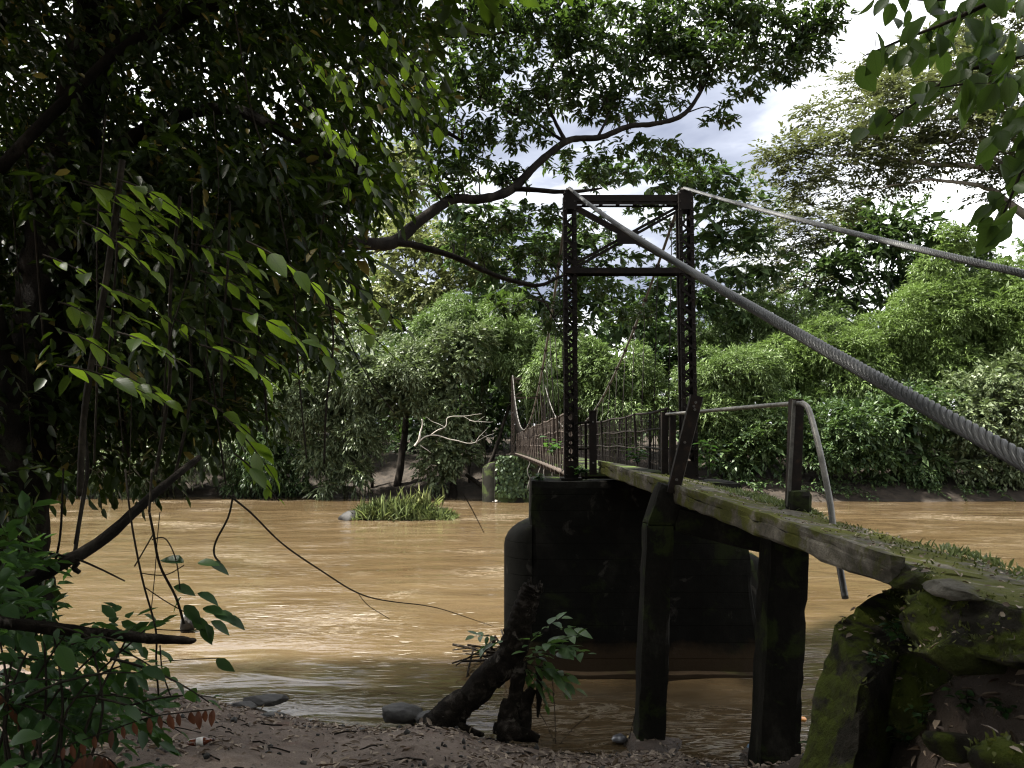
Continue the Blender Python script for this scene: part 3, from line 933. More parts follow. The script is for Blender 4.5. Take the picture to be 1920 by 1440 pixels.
# wire mesh infill of the railings: thin wires, one net for each side
for s in (-1, 1):
    m = MB()
    y = Y1 + 0.9
    rr = random.Random(4 + s)
    while y < Y2 - 0.5:
        x = cx(y) + s * HWD
        w = 0.0045 if y < 22 else 0.008
        m.tube([(x, y, deck_z(y) - 0.02), (x + rr.uniform(-.02, .02), y + rr.uniform(-.05, .05), deck_z(y) + 0.5), (x, y + rr.uniform(-.03, .03), deck_z(y) + 1.0)], w, 4, caps=False)
        y += rr.uniform(0.09, 0.17) if y < 22 else rr.uniform(0.2, 0.35)
    for hz in np.arange(0.12, 1.0, 0.15):
        m.tube([(cx(y) + s * HWD + rr.uniform(-.012, .012), y, deck_z(y) + hz + rr.uniform(-.02, .02)) for y in np.linspace(Y1 + 0.9, Y1 + 14, 50)], 0.004, 4, caps=False)
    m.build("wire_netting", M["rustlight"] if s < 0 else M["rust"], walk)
# loose cables dangling under the far end
for i, (px_, y) in enumerate(((991, 30), (1012, 24), (1022, 22), (1039, 19))):
    m = MB()
    a = W(px_, 862, y); a.z = deck_z(y) - 0.15
    pts = [a + Vector((0.05 * math.sin(q * 1.9 + i), 0, -q * (0.13 + 0.02 * i) * y / 20)) for q in range(7)]
    m.tube(spline(pts, 3), 0.018, 5)
    m.build("hanging_root", M["pipe"], walk)

# approach ramp ---------------------------------------------------------
ramp_t = thing("approach_ramp", "mossy concrete ramp sloping from the pier to the near bank on two columns", "ramp")
RA, RB = W(1120, 868, 11.9), W(1905, 1123, 4.15)
RB = RA + (RB - RA) * ((11.9 - 3.75) / (11.9 - 4.15))


def rl(y):
    t = (RA.y - y) / (RA.y - RB.y)
    p = RA.lerp(RB, t)
    p.z += 0.012 * math.sin(y * 2.2)
    return p


RW = 1.40
RTILT = 0.235
n_seg = [(11.9, 9.12), (9.11, 5.15), (5.3, 3.75)]
for si, (ya, yb) in enumerate(n_seg):
    a, b = rl(yb), rl(ya)             # near end first (smaller y)
    th = (0.175, 0.195, 0.15)[si]
    if si == 2: a, b = a + Vector((0.10, 0, 0)), b + Vector((0.10, 0, 0))
    dz = 0.0 if si < 2 else -0.02
    r_ = Vector((RW - (0.1 if si == 2 else 0), 0, -RTILT))
    up = Vector((0, 0, 1))
    dd = Vector((0, 0, dz))
    near_up = Vector((0, 0, -0.03 if si == 2 else 0))
    hexa([a - up * th + dd + near_up, a - up * th + r_ + dd + near_up, b - up * th + dd, b - up * th + r_ + dd,
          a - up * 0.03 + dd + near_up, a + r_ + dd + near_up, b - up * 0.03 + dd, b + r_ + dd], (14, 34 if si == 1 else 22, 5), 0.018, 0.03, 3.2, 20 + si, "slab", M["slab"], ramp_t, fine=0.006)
    if si < 2:
        w_ = Vector((0.11, 0, -0.015))
        hexa([a - up * 0.06, a + w_ - up * 0.06, b - up * 0.06, b + w_ - up * 0.06, a + up * 0.035, a + w_ + up * 0.03, b + up * 0.035, b + w_ + up * 0.03],
             (3, 30, 2), 0.010, 0.014, 5, 30 + si, "kerb", M["slab"], ramp_t, fine=0.004)


def prism(pts_px, Y, depth, mat, name, parent, div=(6, 5, 40), seed=0):
    """four-sided column from its photo corners at depth Y: bottom-left, bottom-right, top-left, top-right"""
    bl, br, tl, tr = [W(*p, Y) for p in pts_px]
    d = Vector((0, depth, 0))
    return hexa([bl, br, bl + d, br + d, tl, tr, tl + d, tr + d], div, 0.012, 0.018, 3.0, seed, name, mat, parent, fine=0.003)


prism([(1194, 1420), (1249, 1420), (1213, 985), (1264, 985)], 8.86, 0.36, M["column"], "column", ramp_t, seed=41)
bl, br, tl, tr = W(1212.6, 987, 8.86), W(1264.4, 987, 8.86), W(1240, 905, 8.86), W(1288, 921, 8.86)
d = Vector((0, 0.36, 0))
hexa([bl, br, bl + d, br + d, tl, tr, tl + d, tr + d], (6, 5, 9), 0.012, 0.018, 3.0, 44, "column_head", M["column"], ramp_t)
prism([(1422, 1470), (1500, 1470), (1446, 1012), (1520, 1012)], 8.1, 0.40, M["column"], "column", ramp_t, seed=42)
# cross beam under the slab
a, b = W(1264, 950, 8.9), W(1450, 1000, 8.45)
hexa([a + Vector((0, 0, -0.28)), b + Vector((0, 0, -0.25)), a + Vector((0, 0.3, -0.28)), b + Vector((0, 0.3, -0.25)), a, b, a + Vector((0, 0.3, 0)), b + Vector((0, 0.3, 0))],
     (14, 4, 4), 0.015, 0.02, 3, 47, "cross_beam", M["column"], ramp_t)

rock_mesh("broken_end", W(1705, 1086, 5.2), (0.16, 0.26, 0.10), M["mossstone"], ramp_t, seed=83, sub=4, amp=0.5)
rock_mesh("broken_end", W(1790, 1105, 4.7), (0.14, 0.30, 0.06), M["slab"], ramp_t, seed=86, sub=4, amp=0.5)
# posts and handrail on the ramp ----------------------------------------
def angle_post(name, p, q, w, mat, parent, seed=0, fl=0.012):
    m = MB()
    p, q = Vector(p), Vector(q)
    m.bar(p, q, w, fl, (0, 1, 0))
    off = Vector((-w / 2 + fl / 2, w / 2 + fl / 2 + 0.0005, 0))
    m.bar(p + off, q + off, fl, w, (0, 1, 0))
    o = m.build(name, mat, parent)
    return o


def bolts(parent, pts, r=0.02):
    for c in pts:
        b = MB(); b.tube([c + Vector((0, -0.012, 0)), c + Vector((0, 0.012, 0))], r, 6, smooth=False); b.build("bolt", M["pipe"], parent)


rail_t = thing("handrail", "bent grey pipe handrail on steel posts along the far side of the ramp", "handrail")
angle_post("post", W(1247, 890, 12.3), W(1247, 772, 12.3), 0.10, M["darksteel"], rail_t)
angle_post("post", W(1262, 892, 12.1), W(1262, 770, 12.1), 0.09, M["darksteel"], rail_t)
pst = angle_post("post", W(1490, 955, 8.45), W(1497, 748, 8.45), 0.125, M["darksteel"], rail_t)
m = MB(); m.bar(W(1478, 950, 8.44), W(1489, 750, 8.44), 0.035, 0.03, (0, 1, 0)); m.build("post_flange", M["pipe"], rail_t)
m = MB()
pp = [W(1250, 777, 12.25), W(1330, 770, 10.8), W(1420, 762, 9.5), W(1486, 757, 8.55), W(1504, 756, 8.3)]
m.tube(spline(pp, 6), 0.026, 10)
m.build("pipe", M["pipe"], rail_t)
m = MB()
pp = [W(1504, 756, 8.3), W(1514, 764, 8.2), W(1523, 790, 8.1), W(1538, 850, 7.9), W(1556, 940, 7.7), W(1562, 985, 7.6), W(1574, 1060, 7.45), W(1585, 1122, 7.3)]
m.tube(spline(pp, 6), 0.031, 10)
m.build("bent_pipe", M["pipe"], rail_t)
blk = prism([(1484, 968), (1523, 968), (1488, 921), (1526, 919)], 8.3, 0.22, M["column"], "footing_block", rail_t, (5, 5, 5), 51)

pl = thing("rail_post", "leaning dark steel channel post bolted to the ramp edge above the left column", "post")
p, q = W(1262, 925, 8.83), W(1307, 742, 8.75)
m = MB()
m.bar(p, q, 0.135, 0.012, (0, 1, 0))
s_ = (q - p).normalized().cross(Vector((0, 1, 0))).normalized()
for sg in (-1, 1):
    o_ = s_ * sg * 0.0615 + Vector((0, 0.041, 0))
    m.bar(p + o_, q + o_, 0.012, 0.069, (0, 1, 0))
m.build("channel", M["darksteel"], pl)
bolts(pl, [p.lerp(q, t) + s_ * e_ + Vector((0, -0.01, 0)) for t, e_ in ((0.93, 0.0), (0.89, 0.01), (0.86, -0.01), (0.52, 0.012), (0.14, 0.0))], 0.016)
m = MB(); m.bar(p.lerp(q, 0.04) - s_ * 0.0708 + Vector((0, 0.03, 0)), q - s_ * 0.0708 + Vector((0, 0.03, 0)), 0.006, 0.075, (0, 1, 0)); m.build("edge_strip", M["pipe"], pl)

gp = thing("rail_post", "upright rusty steel post beside the left leg of the tower", "post")
m = MB(); a, b = W(1112, 890, 11.75), W(1112, 772, 11.75)
m.box((a.x - 0.052, 11.70, a.z), (a.x + 0.052, 11.80, b.z)); m.box((a.x - 0.06, 11.69, b.z), (a.x + 0.06, 11.81, b.z + 0.02)); m.build("shaft", M["rust"], gp)
bolts(gp, [Vector((a.x, 11.695, a.z + t)) for t in (0.18, 0.8)], 0.014)

gate = thing("railing_panel", "short rusty railing panel between the tower leg and the post", "railing")
for hz in (0.12, 0.46, 0.86):
    m = MB(); m.tube([(0.99, 11.98, TOP1 + hz), (a.x - 0.05, 11.76, TOP1 + hz + 0.02)], 0.018, 6); m.build("rail", M["rust"], gate)
m = MB(); m.bar((1.14, 11.9, TOP1), (1.14, 11.9, TOP1 + 0.9), 0.04, 0.02, (0, 1, 0)); m.build("upright", M["rust"], gate)

rightrail = thing("railing_panel", "rusty barred railing panel on the far edge of the bridge mouth", "railing")
ra, rb = Vector((2.56, 13.4, 2.94)), W(1246, 886, 12.35)
for hz in (0.05, 0.95):
    m = MB(); m.tube([ra + Vector((0, 0, hz)), rb + Vector((0, 0, hz))], 0.02, 6); m.build("rail", M["rust"], rightrail)
for t in np.linspace(0.08, 0.92, 9):
    c = ra.lerp(rb, t); m = MB(); m.bar(c, c + Vector((0, 0, 0.95)), 0.018, 0.018, (0, 1, 0)); m.build("bar", M["rust"], rightrail)

# bank stones -----------------------------------------------------------
ab = thing("abutment_block", "tilted mossy concrete block wedged under the end of the ramp", "concrete block")
hexa([W(1484, 1490, 5.2), W(1600, 1490, 4.75), W(1640, 1420, 6.4), W(1770, 1420, 6.2), W(1562, 1172, 5.5), W(1618, 1275, 4.9), W(1690, 1085, 6.5), W(1800, 1130, 6.2)],
     (14, 16, 22), 0.035, 0.02, 2.4, 61, "block", M["mossstone"], ab, fine=0.014)
ab2 = thing("fill_stone", "big shadowed stone behind the tilted block under the ramp", "stone")
rock_mesh("stone", W(1725, 1330, 5.45), (0.48, 0.5, 0.46), M["mossstone"], ab2, seed=12, sub=5, amp=0.4)
tag(rock_mesh("boulder", W(1805, 1228, 4.45), (0.25, 0.22, 0.165), M["mossstone"], None, seed=4, sub=5, amp=0.3), "rounded boulder with bright moss beside the ramp end", "boulder")
tag(rock_mesh("mossy_ledge", (2.93, 4.5, 2.31), (0.52, 0.8, 0.24), M["mossstone"], None, seed=8, sub=5, amp=0.45), "broken mossy concrete ledge at the foot of the ramp", "ledge")
tag(rock_mesh("stone", W(1890, 1430, 3.6), (0.17, 0.15, 0.10), M["mossstone"], None, seed=15, sub=3), "small mossy stone in the lower corner of the bank", "stone")
tag(rock_mesh("stone", W(1785, 1400, 4.2), (0.15, 0.12, 0.09), M["mossstone"], None, seed=18, sub=3), "small earthy stone among weeds below the boulder", "stone")
tag(rock_mesh("river_stone", W(752, 1337, 9.5), (0.24, 0.2, 0.15), M["rock"], None, seed=22, sub=4), "grey stone at the water edge beside the stump base", "stone")
tag(rock_mesh("river_stone", W(800, 1345, 9.4), (0.16, 0.14, 0.10), M["rock"], None, seed=25, sub=4), "low dark stone touching the foot of the stump", "stone")
tag(rock_mesh("river_stone", W(497, 1312, 10.1), (0.30, 0.16, 0.075), M["rock"], None, seed=27, sub=4), "flat wet stone lying in the shallow water", "stone")
tag(rock_mesh("river_stone", W(452, 1324, 9.95), (0.22, 0.13, 0.06), M["rock"], None, seed=29, sub=4), "smaller wet stone next to the flat stone in the shallows", "stone")
tag(rock_mesh("river_stone", W(510, 1345, 9.6), (0.18, 0.11, 0.05), M["rock"], None, seed=33, sub=4), "low muddy stone at the edge of the bank puddle", "stone")
tag(rock_mesh("river_stone", W(350, 1172, 14.2), (0.16, 0.12, 0.22), M["rock"], None, seed=35, sub=4), "dark stub sticking out of the river by the hanging twigs", "stone")

# ------------------------------------------------------------------ foliage tools
def unit(a):
    return a / np.maximum(np.linalg.norm(a, axis=-1, keepdims=True), 1e-9)


def leaf_geo(P, D, U, L, Wd, kind="rhomb", curl=0.12, fold=0.18):
    """leaf faces: P base, D direction, U approximate normal, lengths and widths"""
    n = len(P)
    D = unit(D)
    S = unit(np.cross(D, U))
    Nn = np.cross(S, D)
    L = np.broadcast_to(np.asarray(L, float), (n,))[:, None]
    Wd = np.broadcast_to(np.asarray(Wd, float), (n,))[:, None]

    def pt(t, w, lift=0.0):
        return P + D * L * t + S * Wd * w + Nn * (abs(w) * Wd * fold * 2 - curl * L * t * t + lift)
    if kind == "rhomb":
        V = np.stack([pt(0, 0), pt(.42, -.5), pt(1, 0), pt(.42, .5)], 1)
        F = np.array([[0, 3, 2, 1]])
    elif kind == "leaf":
        V = np.stack([pt(0, 0), pt(.22, -.40), pt(.62, -.42), pt(1, 0), pt(.62, .42), pt(.22, .40)], 1)
        F = np.array([[0, 3, 2, 1], [0, 5, 4, 3]])
    else:
        st = [(.0, .0), (.10, .24), (.32, .49), (.58, .46), (.82, .24), (1.0, 0.0)]
        rows = []
        for t, w in st:
            rows += [pt(t, -w), pt(t, 0), pt(t, w)]
        V = np.stack(rows, 1)
        F = np.array([[3 * i + a, 3 * i + a + 1, 3 * i + a + 4, 3 * i + a + 3] for i in range(len(st) - 1) for a in (0, 1)])
    k = V.shape[1]
    FF = (F[None] + (np.arange(n) * k)[:, None, None]).reshape(-1, F.shape[1])
    return V.reshape(-1, 3), FF, len(F)


def leaf_object(name, P, D, U, L, Wd, mat, parent, rng, kind="rhomb", curl=0.12, fold=0.18, tint=None, stuff=False):
    V, F, per = leaf_geo(P, D, U, L, Wd, kind, curl, fold)
    t = rng.rand(len(P)) if tint is None else tint
    o = np_mesh(name, V, F, mat, parent, tint=np.repeat(t, per), smooth_=(kind == "full"))
    if stuff: o["kind"] = "stuff"
    return o


def rdir(rng, n):
    return unit(rng.normal(size=(n, 3)))


def sprays(rng, base, axis, length, per, leafL, spread=0.8, droop=0.25, updown=0.0, jitter=0.3):
    """leaves set alternately along twigs"""
    n = len(base)
    axis = unit(axis)
    up = np.array([0, 0, 1.0])
    side = unit(np.cross(axis, up) + 1e-4)
    Ps, Ds, Us = [], [], []
    length = np.broadcast_to(np.asarray(length, float), (n,))[:, None]
    for j in range(per):
        t = (j + 0.6) / per
        p = base + axis * length * t
        p = p + np.array([0, 0, -1.0]) * droop * length * t * t
        sg = 1 if j % 2 else -1
        fan = spread * (1 - 0.7 * t)
        d = axis * (0.6 + 0.4 * t) + side * sg * fan + rng.normal(size=(n, 3)) * jitter + np.array([0, 0, -1.0]) * (droop * 0.8 * t + updown)
        u = up[None] + rng.normal(size=(n, 3)) * 0.35 + 0.25 * side * sg
        Ps.append(p); Ds.append(d); Us.append(u)
    return np.concatenate(Ps), np.concatenate(Ds), np.concatenate(Us)


def lobe_points(rng, c, r, n, npuff, puff=0.42, facing=True, inner=0.12):
    """points and outward directions on a lumpy ellipsoid made of puffs"""
    c, r = np.array(c), np.array(r)
    pd = rdir(rng, npuff * 3)
    keep = rng.rand(len(pd)) < np.clip(0.8 - 0.6 * pd[:, 1] + 0.25 * pd[:, 2], 0.12, 1) if facing else np.ones(len(pd), bool)
    pd = pd[keep][:npuff]
    pc = c + pd * r * rng.uniform(0.62, 0.92, (len(pd), 1))
    pr = puff * (0.6 + 0.8 * rng.rand(len(pd)))
    which = rng.choice(len(pd), n, p=(pr ** 2) / (pr ** 2).sum())
    d = rdir(rng, n)
    w = pd[which]
    flip = (d * w).sum(1) < -0.25
    d[flip] *= -1
    rad = pr[which][:, None] * r.mean() * rng.uniform(0.78, 1.06, (n, 1))
    pos = pc[which] + d * rad * np.array([1, 1, 0.8])
    out = unit(d * 0.6 + w * 0.7)
    ni = int(n * inner)
    if ni:
        pos[:ni] = c + rdir(rng, ni) * r * rng.uniform(0.2, 0.8, (ni, 1))
    return pos, out


def foliage_lobes(rng, lobes, Y, style, cover, L, Wd, puff=0.42):
    """lobes: (px, py, rx_px, ry_px[, dY]) -> leaf arrays"""
    PP, DD, UU, LL = [], [], [], []
    for lb in lobes:
        px_, py_, rx, ry = lb[:4]
        y = Y + (lb[4] if len(lb) > 4 else 0)
        c = np.array(W(px_, py_, y))
        s = y / 1440.0
        r = np.array([rx * s, 0.5 * (rx + ry) * s * 0.8, ry * s])
        area = math.pi * r[0] * r[2]
        nl = int(cover * area / (0.5 * L * Wd))
        per = {"bamboo": 7, "broad": 7, "feather": 10, "whorl": 8}[style]
        ns = max(6, nl // per)
        npuff = int(np.clip(14 + 1.0 * area, 10, 40)) if style != "bamboo" else int(np.clip(5 + 0.5 * area, 6, 16))
        pos, out = lobe_points(rng, c, r, ns, npuff, puff)
        if style == "bamboo":
            ax = out * 0.9 + np.array([0, 0, -0.22]) + rng.normal(size=out.shape) * 0.4
            P, D, U = sprays(rng, pos, ax, L * rng.uniform(1.2, 2.4, ns), per, L, 0.95, 0.35, 0.12, 0.4)
        elif style == "broad":
            ax = out * 0.9 + np.array([0, 0, 0.0]) + rng.normal(size=out.shape) * 0.4
            P, D, U = sprays(rng, pos, ax, L * rng.uniform(1.2, 2.6, ns), per, L, 0.9, 0.3, 0.1, 0.35)
        elif style == "feather":
            ax = out * 0.7 + rng.normal(size=out.shape) * 0.5
            ax[:, 2] *= 0.25
            P, D, U = sprays(rng, pos, ax, L * rng.uniform(2.0, 4.5, ns), per, L, 1.0, 0.1, 0.0, 0.2)
        else:
            P = np.repeat(pos, per, 0); th = rng.rand(ns * per) * 2 * np.pi
            D = np.repeat(out * 0.5, per, 0) + np.stack([np.cos(th), np.sin(th), -0.25 + 0.4 * rng.normal(size=len(th))], 1) * 0.9
            U = np.array([0, 0, 1.0]) + rng.normal(size=P.shape) * 0.35
        PP.append(P); DD.append(D); UU.append(U)
        sc_ = rng.uniform(0.7, 1.25, len(P))
        ni = int(ns * 0.12)
        if style != "feather":
            ix = (np.arange(len(P)) % ns) < ni if style != "whorl" else np.arange(len(P)) < ni * per
            sc_[ix] *= 2.6
        LL.append(sc_)
    return np.concatenate(PP), np.concatenate(DD), np.concatenate(UU), np.concatenate(LL)


def far_tree(name, label, cat, lobes, Y, style, mat, cover=3.0, L=0.34, Wd=0.1, seed=1, group=None, bark="bark", trunk=True, tr=0.22, base_px=None, puff=0.42, limbs=None, kind="rhomb", crown="crown", autolimbs=True):
    rng = np.random.RandomState(seed)
    t = thing(name, label, cat, group)
    P, D, U, l = foliage_lobes(rng, lobes, Y, style, cover, L, Wd, puff)
    leaf_object(crown, P, D, U, L * l, Wd * l, M[mat], t, rng, kind)
    if trunk:
        C = [np.array(W(lb[0], lb[1], Y + (lb[4] if len(lb) > 4 else 0))) for lb in lobes]
        ctr = np.mean(C, 0)
        bx, by = (ctr[0], ctr[1] + 0.6) if base_px is None else (W(base_px, 900, Y)[0], Y + 0.6)
        g = float(ground_h(bx, by))
        zc = min(c[2] for c in C)
        fork = np.array([bx * 0.5 + ctr[0] * 0.5, by, max(g + 1.0, g * 0.4 + zc * 0.6)])
        if style == "bamboo":
            m = MB()
            for i in range(9):
                c = C[i % len(C)] + rng.normal(size=3) * 0.6
                b = np.array([bx, by, g - 0.2]) + np.array([rng.normal() * 0.5, rng.normal() * 0.4, 0])
                mid = b * 0.5 + c * 0.5 + np.array([(b[0] - c[0]) * 0.2, 0, abs(c[2] - g) * 0.2])
                m.tube(spline([b, mid, c], 5), lerp_list([0.05, 0.03, 0.012], 11), 5)
            m.build("culms", M["culm"], t)
        else:
            m = MB()
            limb(m, [(bx, by, g - 0.3), (bx + 0.15, by, g * 0.5 + fork[2] * 0.5), tuple(fork)], [tr * 1.3, tr, tr * 0.8], 5, 8, 0.1, seed=seed)
            m.build("trunk", M[bark], t)
            for i, c in enumerate(C if autolimbs else []):
                m = MB()
                mid = fork * 0.5 + c * 0.5 + np.array([0, 0, 0.12 * np.linalg.norm(c - fork)])
                limb(m, [tuple(fork), tuple(mid), tuple(c)], [tr * 0.4, tr * 0.22, tr * 0.06], 5, 6, 0.6, seed=seed + i)
                m.build("limb", M[bark], t)
    return t


# ------------------------------------------------------------------ far bank, from the back to the front
BG = "trees beyond the river"
far_tree("rain_tree", "tall feathery olive tree spreading over the far bank at upper right", "tree",
         [(1560, 300, 100, 26), (1640, 250, 95, 30), (1740, 195, 110, 42), (1850, 150, 110, 46), (1690, 295, 110, 30), (1840, 265, 120, 44), (1590, 352, 110, 18, 2), (1490, 285, 60, 20), (1640, 165, 85, 30, 4),
          (1560, 215, 50, 22, 2), (1905, 345, 60, 30), (1480, 335, 60, 14, 3), (1760, 120, 90, 40, 5), (1900, 60, 80, 50, 5), (1530, 400, 70, 18, 5), (2010, 250, 110, 110)], 60, "feather", "lf_rain", 6.0, 0.50, 0.20, 101, BG, "palebark", True, 0.55, 2080, 0.34, autolimbs=False)
rt = bpy.data.objects["rain_tree"]
for i, (pts, r) in enumerate([
        ([(2080, 560, 60), (1985, 450, 60), (1895, 385, 60), (1850, 352, 60), (1760, 338, 60), (1690, 345, 60), (1610, 358, 60)], [0.55, 0.42, 0.3, 0.2, 0.13, 0.08, 0.03]),
        ([(1985, 450, 60), (1930, 330, 60), (1850, 315, 60), (1720, 305, 60), (1620, 290, 60), (1550, 292, 60), (1500, 282, 60)], [0.4, 0.3, 0.22, 0.16, 0.11, 0.07, 0.03]),
        ([(1890, 315, 60), (1860, 290, 60), (1835, 260, 60), (1820, 235, 60)], [0.2, 0.15, 0.1, 0.05]),
        ([(1730, 306, 60), (1725, 240, 60), (1712, 220, 60), (1735, 180, 60)], [0.12, 0.1, 0.07, 0.03]),
        ([(1712, 220, 60), (1670, 225, 60), (1600, 250, 60)], [0.07, 0.05, 0.02])]):
    m = MB(); limb(m, PX(pts), r, 5, 7, 0.15, seed=i); m.build("limb", M["palebark"], rt)

far_tree("forest_tree", "dark layered tree standing behind the bamboo, crossed by the right cable", "tree",
         [(1620, 470, 100, 44), (1700, 432, 90, 36), (1760, 480, 90, 44), (1560, 520, 70, 40), (1660, 400, 70, 24), (1690, 540, 90, 40), (1800, 530, 70, 46), (1600, 570, 80, 34), (1840, 480, 50, 30)], 70, "broad", "lf_dark", 2.8, 0.6, 0.27, 103, BG, "bark", True, 0.3, 1690, 0.4)
far_tree("forest_tree", "thin airy tree seen in the gap between tower and forest on the right", "tree",
         [(1450, 470, 60, 40), (1510, 440, 60, 36), (1470, 540, 80, 40), (1430, 400, 50, 30), (1540, 500, 60, 40), (1560, 430, 60, 30)], 72, "feather", "lf_rain", 3.4, 0.45, 0.18, 105, BG, "palebark", True, 0.25, 1470, 0.4)
far_tree("forest_tree", "broad dark leaved tree rising right behind the bridge tower", "tree",
         [(1000, 470, 90, 50), (1090, 455, 70, 30), (1010, 560, 90, 44), (1120, 560, 80, 44), (1190, 610, 90, 46), (1240, 545, 70, 44), (1230, 330, 80, 30), (1310, 345, 80, 40), (1370, 375, 80, 40), (1330, 440, 70, 50),
          (1400, 440, 60, 44), (1380, 510, 70, 36), (1300, 560, 70, 40), (1050, 640, 80, 40), (930, 420, 60, 40), (1140, 330, 60, 30), (1220, 400, 40, 26), (1440, 500, 50, 30), (1360, 580, 60, 30), (940, 510, 70, 40), (870, 470, 60, 40), (900, 570, 60, 40), (1080, 510, 60, 34), (1170, 480, 50, 30), (850, 390, 60, 40)], 56, "whorl", "lf_dark", 2.5, 0.48, 0.19, 107, BG, "bark", True, 0.32, 1160, 0.42, kind="rhomb", autolimbs=False)
far_tree("forest_tree", "pale yellowish sunlit tree showing left of the tower below the limb", "tree",
         [(800, 470, 80, 40), (860, 445, 60, 26), (760, 350, 50, 44, 5), (730, 420, 50, 40, 3), (820, 560, 80, 50), (900, 520, 60, 60), (700, 560, 80, 60), (760, 300, 40, 30, 6)], 63, "broad", "lf_pale", 4.0, 0.44, 0.19, 109, BG, "bark", True, 0.3, 800, 0.4)
far_tree("forest_tree", "tall tree filling the gaps behind the dark foreground foliage", "tree",
         [(420, 600, 150, 90), (250, 520, 150, 120), (80, 520, 150, 150), (150, 320, 150, 110), (560, 600, 90, 70)], 66, "broad", "lf_pale", 2.0, 0.6, 0.27, 111, BG, "bark", True, 0.35, 300, 0.4)
far_tree("forest_tree", "dim green tree low behind the hanging vines on the far left", "tree",
         [(300, 700, 150, 110), (480, 680, 110, 110), (120, 700, 140, 130), (580, 640, 90, 90), (-40, 680, 120, 140)], 57, "broad", "lf_grey", 3.0, 0.46, 0.2, 113, BG, "bark", True, 0.3, 250, 0.4)

for i, (lab, lobes) in enumerate([
        ("distant hazy tree line piece behind the far tower", [(960, 720, 110, 90), (840, 740, 110, 100), (1060, 740, 100, 90), (900, 640, 100, 60)]),
        ("distant forest crown behind the bamboo dome between the legs", [(1180, 700, 110, 80), (1290, 700, 100, 80), (1240, 640, 100, 60)]),
        ("distant forest crown right of the tower under the cable", [(1420, 690, 110, 90), (1540, 680, 110, 90), (1480, 620, 100, 60)]),
        ("distant forest crown behind the tall bamboo plume", [(1660, 650, 120, 90), (1800, 650, 130, 100), (1930, 600, 130, 110)]),
        ("distant forest crown behind the left hand far shrubs", [(680, 720, 120, 120), (560, 740, 120, 120), (420, 740, 130, 120), (700, 600, 100, 70)]),
        ("distant forest crown behind the foreground trunk", [(260, 740, 140, 130), (100, 730, 150, 140), (-60, 700, 150, 150)])]):
    far_tree("forest_tree", lab, "tree", lobes, 80, "broad", "lf_dark", 3.2, 0.8, 0.4, 171 + i, BG, "bark", True, 0.3, None, 0.42, autolimbs=False)
BB = "bamboo clumps on the far bank"
far_tree("bamboo_clump", "feathery bamboo clump drooping over the far tower", "bamboo",
         [(985, 650, 70, 46), (1045, 690, 60, 62), (1000, 725, 40, 50), (940, 625, 50, 26), (1065, 760, 52, 50), (1022, 690, 26, 46, -5)], 50.5, "bamboo", "lf_bamboo", 4.6, 0.28, 0.066, 121, BB, crown="foliage")
far_tree("bamboo_clump", "bright dome of bamboo framed between the tower legs", "bamboo",
         [(1165, 735, 80, 78), (1120, 700, 52, 46), (1212, 765, 44, 50), (1170, 690, 60, 40), (1130, 790, 60, 40)], 50, "bamboo", "lf_bamboo", 4.9, 0.28, 0.066, 123, BB, crown="foliage")
far_tree("bamboo_clump", "round bamboo dome just right of the tower's right leg", "bamboo",
         [(1375, 735, 74, 72), (1330, 700, 50, 44), (1400, 790, 60, 60), (1330, 790, 50, 60), (1420, 700, 36, 40)], 50, "bamboo", "lf_bamboo", 4.9, 0.28, 0.066, 125, BB, crown="foliage")
far_tree("bamboo_clump", "bamboo mound behind the pipe handrail's top corner", "bamboo",
         [(1490, 705, 56, 50), (1515, 760, 44, 56), (1460, 660, 46, 30), (1560, 660, 60, 56), (1600, 690, 60, 70)], 53, "bamboo", "lf_bamboo2", 4.2, 0.28, 0.066, 127, BB, crown="foliage")
far_tree("bamboo_clump", "bamboo crown between the right leg and the thick cable", "bamboo",
         [(1370, 605, 70, 36), (1430, 585, 56, 26), (1330, 640, 50, 40), (1450, 630, 60, 40), (1530, 600, 60, 40)], 58, "bamboo", "lf_bamboo", 4.0, 0.28, 0.066, 129, BB, crown="foliage")
far_tree("bamboo_clump", "large yellow green bamboo mass at the right with a tall plume", "bamboo",
         [(1750, 615, 105, 70), (1680, 660, 76, 66), (1850, 590, 100, 70), (1775, 455, 30, 30), (1760, 500, 36, 40), (1770, 545, 46, 40), (1895, 540, 60, 44), (1900, 650, 80, 80), (1780, 690, 90, 70), (1640, 730, 60, 60), (1990, 600, 110, 130)], 54.5, "bamboo", "lf_bamboo2", 4.1, 0.28, 0.066, 131, BB, crown="foliage")
far_tree("bamboo_clump", "bamboo with strands trailing down to the water left of the island", "bamboo",
         [(690, 690, 80, 56), (740, 750, 60, 56), (640, 760, 56, 60), (660, 830, 44, 56), (612, 855, 34, 48), (600, 912, 20, 20, -1), (670, 890, 20, 26, -1), (760, 690, 60, 50), (560, 740, 60, 70)], 49, "bamboo", "lf_grey", 4.7, 0.32, 0.08, 133, BB, crown="foliage")
far_tree("bamboo_clump", "leafy bamboo overhanging the dark path mouth by the far tower", "bamboo",
         [(870, 590, 60, 40), (910, 625, 50, 30), (830, 620, 50, 36), (940, 590, 50, 30)], 53, "bamboo", "lf_bamboo", 4.2, 0.28, 0.066, 135, BB, crown="foliage")

